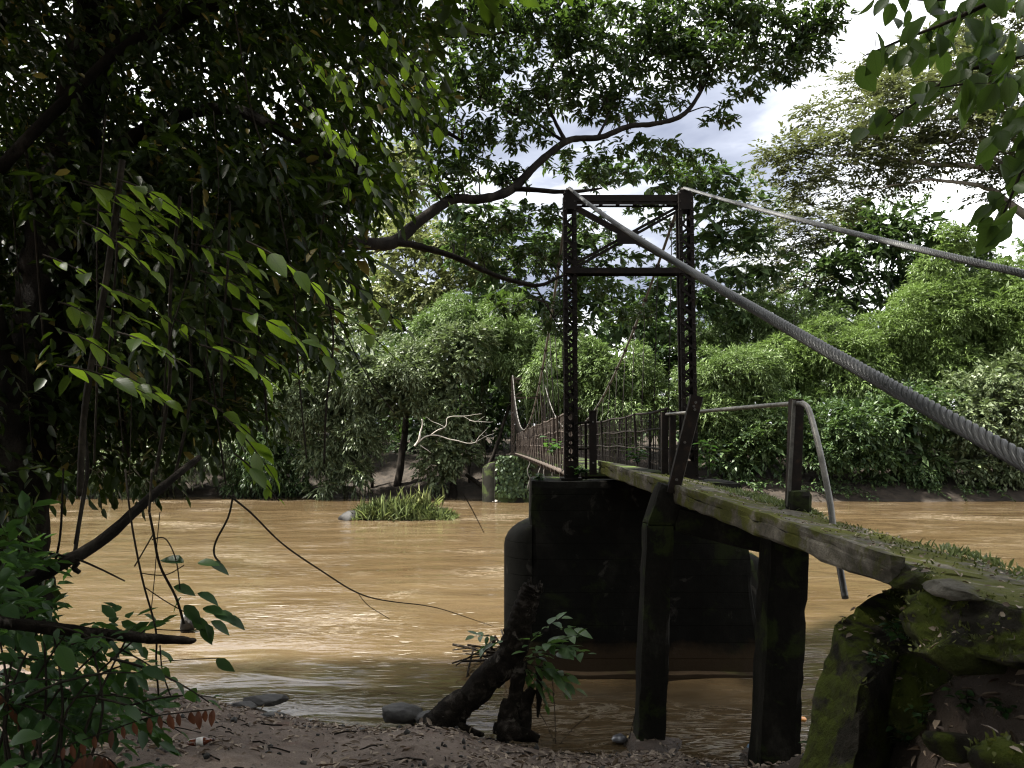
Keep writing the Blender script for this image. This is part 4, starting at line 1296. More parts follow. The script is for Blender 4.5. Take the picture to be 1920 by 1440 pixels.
SH = "shrubs along the far waterline"
far_tree("creeper_tree", "tree trunk smothered in pale creeper beside the dark path mouth", "tree",
         [(850, 665, 54, 46), (880, 640, 40, 30), (835, 725, 44, 44), (850, 790, 38, 44), (835, 845, 36, 40), (820, 885, 34, 26), (862, 850, 26, 34)], 48.5, "broad", "lf_grey", 4.2, 0.26, 0.125, 141, None, "bark", True, 0.25, 845, 0.4)
far_tree("shrub", "bushy dark shrub at the waterline under the handrail bend", "shrub", [(1560, 820, 60, 56), (1520, 860, 50, 30), (1600, 800, 46, 60)], 48.2, "broad", "lf_dark", 4.6, 0.30, 0.13, 143, SH, trunk=True, tr=0.08)
far_tree("shrub", "wide dark shrub hanging over the mud bank below the thick cable", "shrub", [(1680, 790, 70, 70), (1640, 860, 50, 34), (1720, 860, 50, 40), (1750, 770, 50, 50)], 48.2, "bamboo", "lf_dark", 4.3, 0.30, 0.13, 145, SH, trunk=True, tr=0.09)
far_tree("shrub", "dense green shrub against the right edge above the mud bank", "shrub", [(1840, 770, 80, 70), (1900, 800, 70, 60), (1810, 865, 60, 34), (1890, 868, 60, 30), (1890, 720, 70, 50), (1990, 780, 80, 80)], 48.2, "broad", "lf_grey", 4.3, 0.30, 0.13, 147, SH, trunk=True, tr=0.09)
far_tree("shrub", "shaded shrub low between the pier top and the handrail post", "shrub", [(1440, 830, 56, 44), (1390, 855, 46, 34), (1350, 850, 40, 34), (1480, 800, 40, 50)], 48.8, "broad", "lf_dark", 4.1, 0.30, 0.13, 149, SH, trunk=True, tr=0.07)
far_tree("shrub", "drooping grey green shrub at the far left waterline", "shrub", [(300, 860, 90, 56), (400, 830, 80, 70), (220, 850, 80, 60)], 50.5, "bamboo", "lf_grey", 3.9, 0.32, 0.08, 151, SH, trunk=True)
far_tree("shrub", "drooping shrub beside the trailing bamboo at the waterline", "shrub", [(500, 840, 70, 70), (560, 870, 44, 44), (450, 890, 50, 34)], 50, "bamboo", "lf_dark", 3.9, 0.32, 0.08, 153, SH, trunk=True)
far_tree("shrub", "dim shrub at the water behind the diagonal branch", "shrub", [(60, 850, 90, 70), (140, 880, 60, 40), (-60, 840, 90, 90)], 50, "broad", "lf_dark", 3.3, 0.30, 0.13, 155, SH, trunk=True, tr=0.08)
far_tree("forest_tree", "dark tree closing the view behind the path mouth", "tree",
         [(930, 760, 70, 70), (880, 780, 60, 60), (960, 700, 60, 50), (780, 800, 70, 60), (720, 860, 50, 40), (900, 690, 70, 50, -6), (830, 640, 70, 40, -5), (960, 640, 60, 40, -6), (760, 700, 60, 50, -6)], 60, "broad", "lf_dark", 2.6, 0.4, 0.17, 157, BG, "bark", True, 0.25, 905, 0.4)
far_tree("forest_tree", "dark wood closing the shade behind the right mud bank", "tree",
         [(1420, 800, 130, 60), (1600, 790, 130, 70), (1780, 800, 140, 70), (1950, 780, 140, 90), (1250, 800, 110, 50), (1100, 820, 90, 40)], 60, "broad", "lf_dark", 1.8, 0.5, 0.22, 159, BG, "bark", True, 0.25, 1650, 0.4)

rng = np.random.RandomState(163)
n = 520
gx = rng.uniform(7.5, 34, n); gy = np.interp(gx, WFX, WFY) + rng.uniform(0.3, 2.2, n)
pos = np.stack([gx, gy, np.maximum(ground_h(gx, gy), 0) + rng.uniform(0.05, 0.5, n)], 1)
pos = pos[vnoise(gx * 0.8, gy * 0.6) > -0.12]
P, D, U = sprays(rng, pos, np.array([0, -0.7, 0.1]) + rng.normal(size=pos.shape) * 0.5, 0.5, 7, 0.28, 0.9, 0.4, 0.1, 0.35)
o = leaf_object("undergrowth", P, D, U, 0.28 * rng.uniform(.6, 1.2, len(P)), 0.11, M["lf_dark"], None, rng)
tag(o, "low weeds trailing over the mud bank on the far right", "undergrowth", kind="stuff")
# trunks in the shade of the far bank
for i, (px_, lean, r) in enumerate([(745, 6, 0.22), (700, -14, 0.1), (905, 20, 0.12), (935, 26, 0.08), (1575, 4, 0.12), (1645, -5, 0.1), (1750, 3, 0.16), (1870, 8, 0.12), (880, -8, 0.08)]):
    m = MB(); p = W(px_, 905, 51); g = float(ground_h(p.x, 51))
    q = W(px_ + lean * 3, 720, 52)
    limb(m, [(p.x, 51, g - 0.2), tuple((p + q) / 2 + Vector((0.15, 0, 0))), q], [r * 1.2, r, r * 0.7], 5, 7, 0.12, seed=i)
    labs = ["thick dark trunk behind the creeper tree's left side", "thin trunk leaning left in the far bank shade", "slanting trunk by the far tower at the path mouth", "thinner slanting stem nearest the far tower",
            "slim trunk in the shade right of the handrail post", "slim trunk under the wide shrub on the mud bank", "stouter trunk on the shaded mud bank below the thick cable", "trunk near the right edge of the shaded mud bank", "faint thin trunk in the dark path mouth"]
    o = m.build("tree_trunk", M["bark"]); tag(o, labs[i], "trunk", "trunks in the far bank shade")

# bleached dead branch, log and rubbish by the far pier
db = thing("dead_branch", "bleached bare branch hanging over the far waterline", "branch")
for pts, r in [([(776, 838, 46), (785, 822, 46), (792, 800, 46), (790, 786, 46)], [0.10, 0.11, 0.08, 0.05]),
               ([(783, 830, 46), (806, 815, 46.0), (850, 824, 46), (890, 828, 46), (925, 812, 46)], [0.08, 0.06, 0.05, 0.035, 0.015]),
               ([(806, 815, 46), (835, 800, 46), (840, 785, 46), (870, 780, 46), (905, 775, 46)], [0.05, 0.045, 0.035, 0.025, 0.012]),
               ([(880, 786, 46), (900, 792, 46), (925, 790, 46)], [0.025, 0.02, 0.01]), ([(788, 835, 46), (806, 850, 46)], [0.05, 0.02]),
               ([(890, 828, 46), (905, 815, 46), (915, 800, 46)], [0.03, 0.02, 0.01]), ([(835, 800, 46), (812, 790, 46), (800, 782, 46)], [0.03, 0.02, 0.01]),
               ([(870, 780, 46), (895, 790, 46), (910, 780, 46)], [0.02, 0.015, 0.008]), ([(905, 818, 46), (922, 822, 46), (930, 815, 46)], [0.02, 0.015, 0.008])]:
    m = MB(); limb(m, PX(pts), [q * 0.62 for q in r], 5, 6, 0.12, seed=3); m.build("branch", M["bleached"], db)
m = MB(); limb(m, [W(875, 890, 51), W(910, 916, 49), W(948, 938, 47)], [0.13, 0.15, 0.12], 5, 8, 0.05); tag(m.build("fallen_log", M["deadwood"]), "fallen log sliding down the far bank towards the water", "log")
rng = np.random.RandomState(77)
n = 420
P = np.stack([rng.uniform(-1.3, 0.9, n), 46.0 - np.abs(rng.normal(size=n)) * 0.35 + 0.3, rng.uniform(0.0, 0.16, n)], 1)
leaf_object("debris", P, rdir(rng, n) * [1, 1, .3], rdir(rng, n) + [0, -0.5, 1], rng.uniform(0.08, 0.28, n), rng.uniform(0.06, 0.16, n), surface_mat("drift_debris", [(0.3, (0.09, 0.075, 0.06)), (0.5, (0.28, 0.25, 0.22)), (0.7, (0.6, 0.58, 0.55))], 9.0, bscale=8), None, rng, stuff=True)
tag(bpy.data.objects["debris"], "pale drift rubbish washed up at the far pier's foot", "debris", kind="stuff")
# ivy on the far pier
rng = np.random.RandomState(78)
n = 900
P = np.stack([cx(Y2) - 1.9 + rng.beta(1.6, 2.2, n) * 2.2, np.full(n, 45.22) - rng.rand(n) * 0.15, 2.75 - rng.rand(n) ** 1.3 * 2.4], 1)
iv = leaf_object("ivy", P, rdir(rng, n) * [1, .3, .5] + [0, 0, -0.7], np.array([0, -1, 0.4]) + rng.normal(size=(n, 3)) * .3, 0.2, 0.15, M["lf_dark"], None, rng)
tag(iv, "dark ivy hanging down the front of the far pier", "ivy")

# grass island in the river ---------------------------------------------
isl = W(748, 972, 35.5)
tag(rock_mesh("island_rock", (W(655, 970, 35)[0], 35.2, 0.06), (0.55, 0.4, 0.34), M["darkrock"], None, seed=52, sub=3), "grey rock at the upstream end of the grass island", "rock")
tag(rock_mesh("island_mud", (isl.x, 35.6, -0.22), (2.6, 0.8, 0.32), M["soil"], None, seed=55, sub=3), "low mud bar under the grass in mid river", "mud bar")
rng = np.random.RandomState(81)
n = 9000
gx = isl.x - 2.0 + rng.beta(1.3, 1.5, n) * 4.6
gyy = 35.6 + rng.normal(size=n) * 0.35
hh = np.interp(gx, [isl.x - 2, isl.x - 1.2, isl.x + 0.7, isl.x + 1.6, isl.x + 2.6], [0.45, 0.75, 0.85, 0.6, 0.25]) * rng.uniform(0.4, 1.3, n) * (0.75 + 0.8 * vnoise(gx * 2.5, gyy * 2))
P = np.stack([gx, gyy, np.zeros(n) - 0.02], 1)
D = np.array([0.0, 0, 1]) + rng.normal(size=(n, 3)) * [.55, .4, .15]
g = leaf_object("river_grass", P, D, rdir(rng, n), hh, 0.02, M["lf_grass"], None, rng, "leaf", 0.7)
tag(g, "bright green grass growing on the small river island", "grass", kind="stuff")
n = 60
P = np.stack([isl.x + rng.normal(0.7, 0.8, n), 35.6 + rng.normal(size=n) * 0.2, 0.5 + 0 * gx[:n]], 1)
rd = leaf_object("reed_stalk", P, np.array([0.1, 0, 1]) + rng.normal(size=(n, 3)) * [.35, .2, .1], rdir(rng, n), rng.uniform(0.5, 1.1, n), 0.045, M["lf_pale"], None, rng, "leaf", 0.4)
tag(rd, "taller seeding reeds above the island grass", "reeds", kind="stuff")

# ------------------------------------------------------------------ the leaning limb tree and its crown
lt = thing("overhanging_tree", "dark tree whose long crooked limb reaches over the river behind the tower", "tree")
LIMB = PX([(60, 900, 7.3), (95, 640, 7.4), (230, 520, 8.2), (420, 480, 9.4), (640, 458, 11), (735, 456, 12), (790, 410, 12.5), (845, 375, 13), (900, 372, 13.3), (960, 355, 13.6), (1010, 305, 14), (1065, 265, 14.3), (1120, 258, 14.5), (1175, 238, 14.8),
           (1225, 232, 15), (1275, 218, 15.2), (1305, 185, 15.4), (1335, 130, 15.8), (1370, 70, 16.2), (1420, -10, 16.6)])
LR = [.24, .2, .17, .15, .13, .125, .11, .105, .10, .10, .085, .075, .07, .065, .06, .06, .05, .045, .035, .02]
m = MB(); limb(m, LIMB, [q * 0.82 for q in LR], 7, 10, 0.03, 0.22, 5); m.build("main_limb", M["bark"], lt)
BR = [([(735, 456, 12), (790, 463, 12.3), (850, 480, 12.5), (930, 515, 12.9), (1000, 535, 13.2), (1060, 518, 13.4), (1120, 500, 13.6)], [.075, .07, .06, .05, .045, .03, .02]),
      ([(960, 355, 13.6), (1010, 358, 13.5), (1070, 362, 13.4), (1130, 352, 13.5)], [.065, .055, .045, .02]),
      ([(560, 150, 10), (640, 185, 11), (720, 205, 12), (790, 235, 13), (850, 255, 13.5), (905, 287, 14)], [.09, .08, .07, .055, .045, .02]),
      ([(1062, 266, 14.3), (1040, 225, 14.5), (1025, 190, 14.6), (1030, 140, 14.8), (1050, 90, 15), (1045, 20, 15)], [.05, .04, .035, .03, .02, .01]),
      ([(1062, 266, 14.3), (1010, 232, 14.2), (960, 215, 14), (900, 190, 13.8)], [.045, .035, .025, .01]),
      ([(1305, 185, 15.4), (1350, 130, 15.8), (1430, 95, 16.2), (1500, 90, 16.5)], [.035, .03, .02, .01]),
      ([(1275, 218, 15.2), (1320, 200, 15.4), (1345, 215, 15.5), (1362, 232, 15.5)], [.02, .014, .01, .006]),
      ([(520, 60, 9.5), (700, 90, 11.5), (820, 70, 13), (950, 60, 14.2), (1080, 40, 15)], [.08, .07, .05, .03, .015]),
      ([(1120, 258, 14.5), (1150, 190, 15), (1190, 130, 15.3), (1230, 80, 15.6)], [.035, .03, .02, .01]),
      ([(1000, 535, 13.2), (1030, 580, 13.4), (1060, 640, 13.6)], [.02, .015, .008])]
for pts, r in BR:
    m = MB(); limb(m, PX(pts), [q * 0.82 for q in r], 6, 7, 0.05, 0.2, 3); m.build("branch", M["bark"], lt)
rng = np.random.RandomState(91)
EL = [(1000, 50, 130, 60, 14.5), (1150, 55, 120, 62, 15.5), (870, 55, 90, 56, 13.5), (1290, 40, 130, 50, 16), (1440, 60, 90, 54, 16.5), (1520, 100, 46, 40, 16.5), (960, 150, 110, 56, 14), (1090, 165, 100, 50, 15), (1220, 120, 100, 50, 15.5),
      (1240, 185, 56, 32, 15.3), (1400, 160, 56, 26, 16), (1345, 222, 36, 20, 15.5), (1362, 190, 20, 14, 15.5), (860, 215, 90, 44, 13.5), (985, 245, 62, 30, 14), (1190, 275, 66, 26, 15), (900, 310, 66, 30, 13.7), (1140, 330, 60, 22, 15), (1000, 400, 70, 26, 14),
      (1560, 30, 40, 36, 16.5), (1050, 600, 60, 30, 13.6), (1120, 530, 50, 22, 13.7), (960, 330, 40, 24, 13.9), (830, 330, 60, 40, 13), (790, 250, 60, 40, 12.6), (840, 290, 60, 30, 13.2), (760, 180, 60, 60, 12.4), (880, 140, 70, 46, 13.2), (1060, -60, 160, 50, 15), (1300, -50, 150, 50, 16), (860, -60, 110, 60, 13), (1130, 215, 50, 22, 15), (1250, 60, 70, 40, 15.2), (1470, 130, 44, 26, 16.3), (800, 160, 60, 60, 13), (1080, 300, 70, 26, 15), (1010, 470, 70, 34, 14), (940, 410, 60, 30, 13.8), (1100, 110, 90, 50, 14.8), (1340, 90, 80, 50, 15.5), (1170, 200, 60, 30, 15.2), (930, 250, 60, 34, 13.6), (990, 190, 70, 40, 14.4), (1250, 290, 60, 26, 16), (1310, 310, 60, 26, 16.5), (880, 470, 50, 26, 13), (1110, 420, 50, 24, 15), (960, 560, 60, 30, 14), (1170, 580, 60, 30, 14.5), (1380, 30, 90, 50, 16), (1490, 20, 80, 44, 16.6), (1440, 110, 70, 40, 16.4), (1300, 120, 70, 50, 15.4), (1540, 70, 44, 40, 16.6), (1060, 30, 90, 50, 14.4), (930, 30, 80, 50, 14)]
limb_s = np.array([tuple(p) for p in spline(LIMB, 4)] + [tuple(p) for pts, r in BR for p in spline(PX(pts), 4)])
PP, DD, UU, LL = [], [], [], []
tw = MB()
for (px_, py_, rx, ry, y) in EL:
    c = np.array(W(px_, py_, y)); s = y / 1440
    r = np.array([rx * s, (rx + ry) * 0.45 * s, ry * s])
    n = int(2.6 * math.pi * r[0] * r[2] / (0.5 * 0.17 * 0.062) / 8)
    th = rdir(rng, n) * rng.uniform(0.2, 1.05, (n, 1)) ** 0.5
    pos = c + th * r
    # twigs from the nearest wood to some of the tufts
    for q in pos[:: 5]:
        near = limb_s[np.argmin(((limb_s - q) ** 2).sum(1) + 0.0)]
        if q[2] < near[2] - 0.15: continue
        mid = near * 0.5 + q * 0.5 + np.array([0, 0, 0.12]) + rng.normal(size=3) * 0.05
        tw.tube(spline([near, mid, q], 4), lerp_list([0.014, 0.008, 0.003], 9), 4, caps=False)
    per = 8
    P = np.repeat(pos, per, 0) + rng.normal(size=(n * per, 3)) * 0.035
    a = rng.rand(n * per) * 2 * np.pi
    tilt = np.repeat(rng.normal(size=(n, 3)) * 0.4, per, 0)
    D = np.stack([np.cos(a), np.sin(a), -0.35 + 0.35 * rng.normal(size=len(a))], 1) + tilt
    U = np.array([0, 0, 1.0]) + rng.normal(size=P.shape) * 0.4 + tilt * 0.3
    PP.append(P); DD.append(D); UU.append(U); LL.append(rng.uniform(0.7, 1.2, len(P)))
P, D, U, l = map(np.concatenate, (PP, DD, UU, LL))
tw.build("twigs", M["twig"], lt)["kind"] = "stuff"
leaf_object("crown", P, D, U, 0.17 * l, 0.064 * l, M["lf_limb"], lt, rng, "leaf", 0.15)


# ------------------------------------------------------------------ single leaves (shared meshes)
def leaf_variants(mat, prefix, ratio, seed, n=5):
    out = []
    rr = random.Random(seed)
    for i in range(n):
        V, F, _ = leaf_geo(np.zeros((1, 3)), np.array([[0, 1.0, 0]]), np.array([[0, 0, 1.0]]), 1.0, ratio * rr.uniform(0.9, 1.12), "full", rr.uniform(0.05, 0.28), rr.uniform(0.08, 0.25))
        o = np_mesh(prefix, V, F, mat, None, smooth_=True, link_=False)
        me = o.data
        uv = me.uv_layers.new(name="UVMap")
        co = V[F.ravel()]
        uv.data.foreach_set("uv", np.stack([co[:, 0] / ratio + 0.5, co[:, 1]], 1).astype(np.float32).ravel())
        bpy.data.objects.remove(o)
        out.append(me)
    return out


def put_leaf(parent, me, P, D, U, L):
    D = Vector(D).normalized(); U = Vector(U)
    S = D.cross(U).normalized(); N_ = S.cross(D)
    o = bpy.data.objects.new("leaf", me)
    o.matrix_world = Matrix((( S.x * L, D.x * L, N_.x * L, P[0]), (S.y * L, D.y * L, N_.y * L, P[1]), (S.z * L, D.z * L, N_.z * L, P[2]), (0, 0, 0, 1)))
    COL.objects.link(o); o.parent = parent
    return o


V_NEAR = leaf_variants(M["lf_near_o"], "near_leaf", 0.46, 1)
V_OVATE = leaf_variants(M["lf_near_o"], "ovate_leaf", 0.60, 2)
V_CORNER = leaf_variants(M["lf_corner_o"], "corner_leaf", 0.58, 6)
V_BUSH = leaf_variants(M["lf_bush_o"], "bush_leaf", 0.50, 3)
V_SAP = leaf_variants(M["lf_sap_o"], "sapling_leaf", 0.48, 8)
V_RED = leaf_variants(M["lf_red_o"], "red_leaf", 0.36, 4, 3)


def px_dir(px_, py_, y, dx, dy, dY):
    return (W(px_ + dx, py_ + dy, y + dY) - W(px_, py_, y)).normalized()


def leafy_twig(parent, tw, start, direction, length, n, L, variants, rr, hang=0.35, spread=0.85, limit=None, droop=0.25):
    """a twig with alternate single leaves"""
    start, a = Vector(start), Vector(direction).normalized()
    side = a.cross(Vector((0, 0, 1)))
    side = side.normalized() if side.length > 0.1 else Vector((1, 0, 0))
    pts = []
    for j in range(n + 1):
        t = j / n
        pts.append(start + a * length * t + Vector((0, 0, -droop * length * t * t)))
    tw.tube(pts, lerp_list([0.006, 0.0025], n + 1), 5, caps=False)
    for j in range(n):
        p = pts[j] * 0.3 + pts[j + 1] * 0.7
        sg = 1 if j % 2 else -1
        d = a * (0.55 + 0.4 * (j == n - 1)) + side * sg * spread * rr.uniform(0.7, 1.1) * (0.15 if j == n - 1 else 1) + Vector((rr.gauss(0, .15), rr.gauss(0, .15), -hang + rr.gauss(0, .15)))
        u = Vector((rr.gauss(0, .28), rr.gauss(0, .28), 1)) + side * sg * 0.25
        l = L * rr.uniform(0.5, 1.25) * (0.75 + 0.5 * math.sin(math.pi * min(1, (j + 0.7) / n)))
        put_leaf(parent, rr.choice(variants), p + d.normalized() * 0.012, d, u, l)


# ------------------------------------------------------------------ foreground tree at the left
ft = thing("foreground_tree", "dark vine hung tree filling the left side with backlit green leaves", "tree")
m = MB(); limb(m, PX([(10, 1180, 7.0), (40, 900, 7.1), (75, 650, 7.2), (115, 400, 7.4), (160, 150, 7.7), (190, -150, 8), (210, -500, 8.5)]), [.34, .28, .26, .25, .24, .22, .2], 8, 14, 0.06, 0.25, 2); m.build("trunk", M["bark"], ft)
for pts, r in [([(165, 130, 7.7), (330, 40, 7.5), (520, -60, 7)], [.1, .07, .05]), ([(120, 380, 7.4), (260, 250, 7.2), (420, 200, 7), (560, 270, 6.6), (690, 325, 6.3)], [.09, .07, .055, .045, .02]),
               ([(0, 320, 6), (200, 110, 6.2), (420, -40, 6.5)], [.05, .045, .03]), ([(690, 325, 6.3), (600, 312, 6.4), (560, 290, 6.5)], [.02, .02, .02]),
               ([(40, 760, 7), (-40, 500, 6.6), (-100, 200, 6.4)], [.12, .1, .08])]:
    m = MB(); limb(m, PX(pts), r, 6, 8, 0.04, 0.2, 4); m.build("branch", M["bark"], ft)
rng = np.random.RandomState(201)


def vol(n, x0, x1, y0, y1, Y0, Y1_, edge=None):
    a = rng.uniform(x0, x1, n); b = rng.uniform(y0, y1, n); c = rng.uniform(Y0, Y1_, n)
    if edge is not None:
        k = a < edge(b)
        a, b, c = a[k], b[k], c[k]
    return np.array([tuple(W(*q)) for q in zip(a, b, c)])


def edge_main(b):
    return np.interp(b, [-400, 0, 150, 250, 330, 420, 520, 640, 760, 900], [820, 780, 760, 730, 690, 640, 610, 560, 440, 280]) + 50 * np.sin(b * 0.043) + 30 * np.sin(b * 0.11)


VOLS = [(vol(4600, -300, 900, -420, 420, 8.5, 12.5, edge_main), 0.135, 0.068, 9),      # dark mass
        (vol(2400, -200, 900, -350, 400, 6.0, 8.5, edge_main), 0.105, 0.055, 9),
        (vol(5000, -200, 700, 260, 790, 7.0, 11.0, edge_main), 0.125, 0.065, 8),
        (vol(520, -150, 420, 650, 890, 6.5, 9.5, edge_main), 0.13, 0.065, 8),
        (vol(90, -120, 70, 850, 1060, 5.5, 7.5), 0.12, 0.06, 8),
        (vol(240, 100, 700, 250, 640, 5.0, 7.0, edge_main), 0.14, 0.07, 8)]
PP, DD, UU, LL, WW = [], [], [], [], []
for pos, L, Wd, per in VOLS:
    ax = np.array([0.55, -0.15, -0.45]) + rng.normal(size=pos.shape) * 0.55
    P, D, U = sprays(rng, pos, ax, L * rng.uniform(2.0, 3.6, len(pos)), per, L, 0.85, 0.25, 0.15, 0.3)
    l = rng.uniform(0.7, 1.2, len(P))
    PP.append(P); DD.append(D); UU.append(U); LL.append(L * l); WW.append(Wd * l)
# crown above the frame (shades the near bank)
pos = np.stack([rng.uniform(-15, 0.0, 2300), rng.uniform(-4, 10.5, 2300), rng.uniform(8.4, 12.5, 2300)], 1)
ax = rng.normal(size=pos.shape) * [1, 1, .4]
P, D, U = sprays(rng, pos, ax, rng.uniform(0.8, 1.3, len(pos)), 6, 0.42, 0.85, 0.2, 0.1, 0.25)
PP.append(P); DD.append(D); UU.append(U); LL.append(np.full(len(P), 0.42)); WW.append(np.full(len(P), 0.23))
leaf_object("foliage", *map(np.concatenate, (PP, DD, UU, LL, WW)), M["lf_near"], ft, rng, "leaf", 0.15, stuff=True)

rr = random.Random(5)
tw = MB()
# drooping sprays of long leaves in the middle left
for i in range(27):
    x, y = rr.uniform(70, 480), rr.uniform(330, 690)
    if y < 400: x = min(x, 330)
    Y = rr.uniform(3.7, 5.2)
    leafy_twig(ft, tw, W(x, y, Y), px_dir(x, y, Y, 150, rr.uniform(10, 70), rr.uniform(-0.25, 0.25)), rr.uniform(0.32, 0.5), 6, 0.135, V_NEAR, rr, 0.28, 0.6)
# strands of rounder leaves at the upper right edge of the tree
for i in range(15):
    x, y = rr.uniform(500, 770), rr.uniform(-30, 240)
    Y = rr.uniform(4.6, 5.8)
    leafy_twig(ft, tw, W(x, y, Y), px_dir(x, y, Y, rr.uniform(40, 130), rr.uniform(60, 140), rr.uniform(-0.2, 0.2)), rr.uniform(0.42, 0.62), 9, 0.095, V_OVATE, rr, 0.45, 0.75)
for (x, y, dx, dy, Y, ln, n, L) in [(420, 780, 90, 80, 4.2, 0.38, 6, 0.14), (380, 750, 120, 60, 4.3, 0.38, 5, 0.14), (440, 850, 80, 60, 4.1, 0.3, 5, 0.13), (610, 570, 120, 60, 4.8, 0.5, 6, 0.12), (640, 520, 110, 60, 5.0, 0.5, 6, 0.12), (540, 590, 120, 100, 4.6, 0.4, 5, 0.12)]:
    leafy_twig(ft, tw, W(x, y, Y), px_dir(x, y, Y, dx, dy, 0), ln, n, L, V_NEAR, rr, 0.35, 0.7)
# vines and stems
for i in range(34):
    x = rr.uniform(-30, 470); Y = rr.uniform(4.8, 8.5)
    y0 = rr.uniform(200, 500); y1 = min(rr.uniform(640, 1000), 1000 - x * 0.25)
    k = rr.uniform(-60, 60)
    pts = [W(x, y0, Y), W(x + k * 0.3 + rr.uniform(-14, 14), y0 * .66 + y1 * .34, Y), W(x + k * .6 + rr.uniform(-14, 14), y0 * .33 + y1 * .67, Y), W(x + k, y1, Y)]
    tw.tube(spline(pts, 6), rr.choice([0.003, 0.005, 0.008, 0.012]), 5)
for pts, r in [([(437, 0, 5.5), (470, 200, 5.5), (510, 330, 5.5), (548, 520, 5.5), (560, 700, 5.5), (575, 860, 5.5)], 0.006), ([(620, 330, 5.6), (600, 480, 5.6), (625, 620, 5.6), (612, 760, 5.6), (608, 870, 5.6)], 0.008), ([(520, 330, 5), (600, 520, 5), (680, 690, 5), (740, 775, 5)], 0.004),
               ([(655, 340, 5.4), (640, 470, 5.4), (560, 560, 5.4)], 0.004), ([(230, 300, 4.6), (200, 520, 4.6), (160, 760, 4.6), (150, 930, 4.6)], 0.02)]:
    tw.tube(spline(PX(pts), 6), r, 5)
tw.build("vine_stems", M["twig"], ft)["kind"] = "stuff"

# bare branches in front of the water
m = MB(); limb(m, PX([(-60, 1145, 4.6), (60, 1085, 4.7), (180, 1020, 4.9), (290, 925, 5.2), (375, 858, 5.5)]), [0.05, 0.045, 0.036, 0.03, 0.022], 7, 8, 0.012, 0.2, 6)
o = thing("bare_branch", "thick bare branch slanting up across the water at the left", "branch")
m.build("stem", M["bark"], o)
for pts, r in [([(140, 1045, 4.85), (150, 985, 4.9), (165, 880, 5.0), (155, 780, 5.1)], [0.013, 0.011, 0.012, 0.009]), ([(148, 1055, 4.85), (140, 1065, 4.85), (150, 1074, 4.85)], [0.016, 0.017, 0.014]),
               ([(10, 985, 4.6), (70, 1030, 4.7), (150, 1050, 4.8), (235, 1090, 4.8)], [0.008, 0.008, 0.007, 0.004]), ([(100, 1070, 4.7), (115, 1000, 4.7), (120, 880, 4.7)], [0.008, 0.007, 0.005])]:
    m = MB(); limb(m, PX(pts), r, 6, 7, 0.01, 0.15, 7); m.build("twig", M["bark"], o)
m = MB(); limb(m, PX([(-40, 1160, 3.4), (100, 1178, 3.5), (250, 1196, 3.6), (350, 1201, 3.7), (368, 1200, 3.7)]), [0.028, 0.026, 0.025, 0.018, 0.003], 8, 8, 0.008, 0.3, 8)
tag(m.build("dead_stick", M["deadwood"]), "broken dark stick lying level across the lower left leaves", "stick")
m = MB(); limb(m, PX([(428, 930, 5.0), (470, 962, 5.2), (530, 1020, 5.5), (600, 1068, 5.8), (670, 1110, 6.1), (730, 1128, 6.4), (820, 1140, 6.8), (890, 1163, 7.1), (925, 1175, 7.2)]), [0.007, 0.007, 0.006, 0.006, 0.006, 0.005, 0.004, 0.003, 0.002], 6, 5, 0.01)
m.tube(spline(PX([(670, 1110, 6.1), (690, 1135, 6.1), (730, 1160, 6.2)]), 5), 0.003, 4)
m.tube(spline(PX([(437, 930, 5.0), (428, 970, 5.0), (405, 1015, 5.0), (402, 1040, 5.0), (413, 1055, 5.0)]), 5), 0.007, 5)
tag(m.build("hanging_twig", M["twig"]), "thin crooked bare twig reaching over the water towards the pier", "twig")
m = MB(); limb(m, PX([(868, 925, 8), (885, 955, 8), (908, 1000, 8)]), [0.006, 0.005, 0.003], 4, 5)
tag(m.build("hanging_twig", M["twig"]), "short straight twig dangling left of the pier", "twig")
hv = thing("hanging_vine", "tangle of thin bare vines dangling over the water with a few leaves", "vine")
rr = random.Random(9)
for pts, r in [([(240, 930, 4.2), (250, 1000, 4.2), (268, 1090, 4.2), (292, 1180, 4.2), (293, 1240, 4.2), (298, 1310, 4.2)], .0055), ([(280, 960, 4.2), (288, 1000, 4.2), (300, 1060, 4.2), (330, 1120, 4.2), (345, 1170, 4.2)], .007),
               ([(288, 1000, 4.2), (265, 1040, 4.2), (252, 1062, 4.2)], .004), ([(285, 1012, 4.2), (310, 1010, 4.2), (330, 1050, 4.2), (338, 1110, 4.2)], .0035), ([(300, 1210, 4.2), (305, 1260, 4.2), (322, 1310, 4.2)], .004), ([(305, 1240, 4.2), (360, 1236, 4.2), (410, 1234, 4.2)], .0025),
               ([(265, 1075, 4.2), (310, 1078, 4.2), (345, 1060, 4.2)], .003), ([(270, 1100, 4.2), (315, 1130, 4.2), (370, 1160, 4.2)], .003), ([(290, 1180, 4.2), (340, 1182, 4.2), (380, 1180, 4.2)], .003), ([(300, 960, 4.2), (296, 1000, 4.2), (290, 1080, 4.2), (284, 1140, 4.2)], .0025),
               ([(160, 900, 4.3), (150, 960, 4.3), (140, 1020, 4.3)], .006), ([(235, 880, 4.3), (240, 930, 4.2)], .006), ([(285, 880, 4.3), (280, 960, 4.2)], .007)]:
    m = MB(); m.tube(spline(PX(pts), 6), r, 5); m.build("stem", M["twig"], hv)
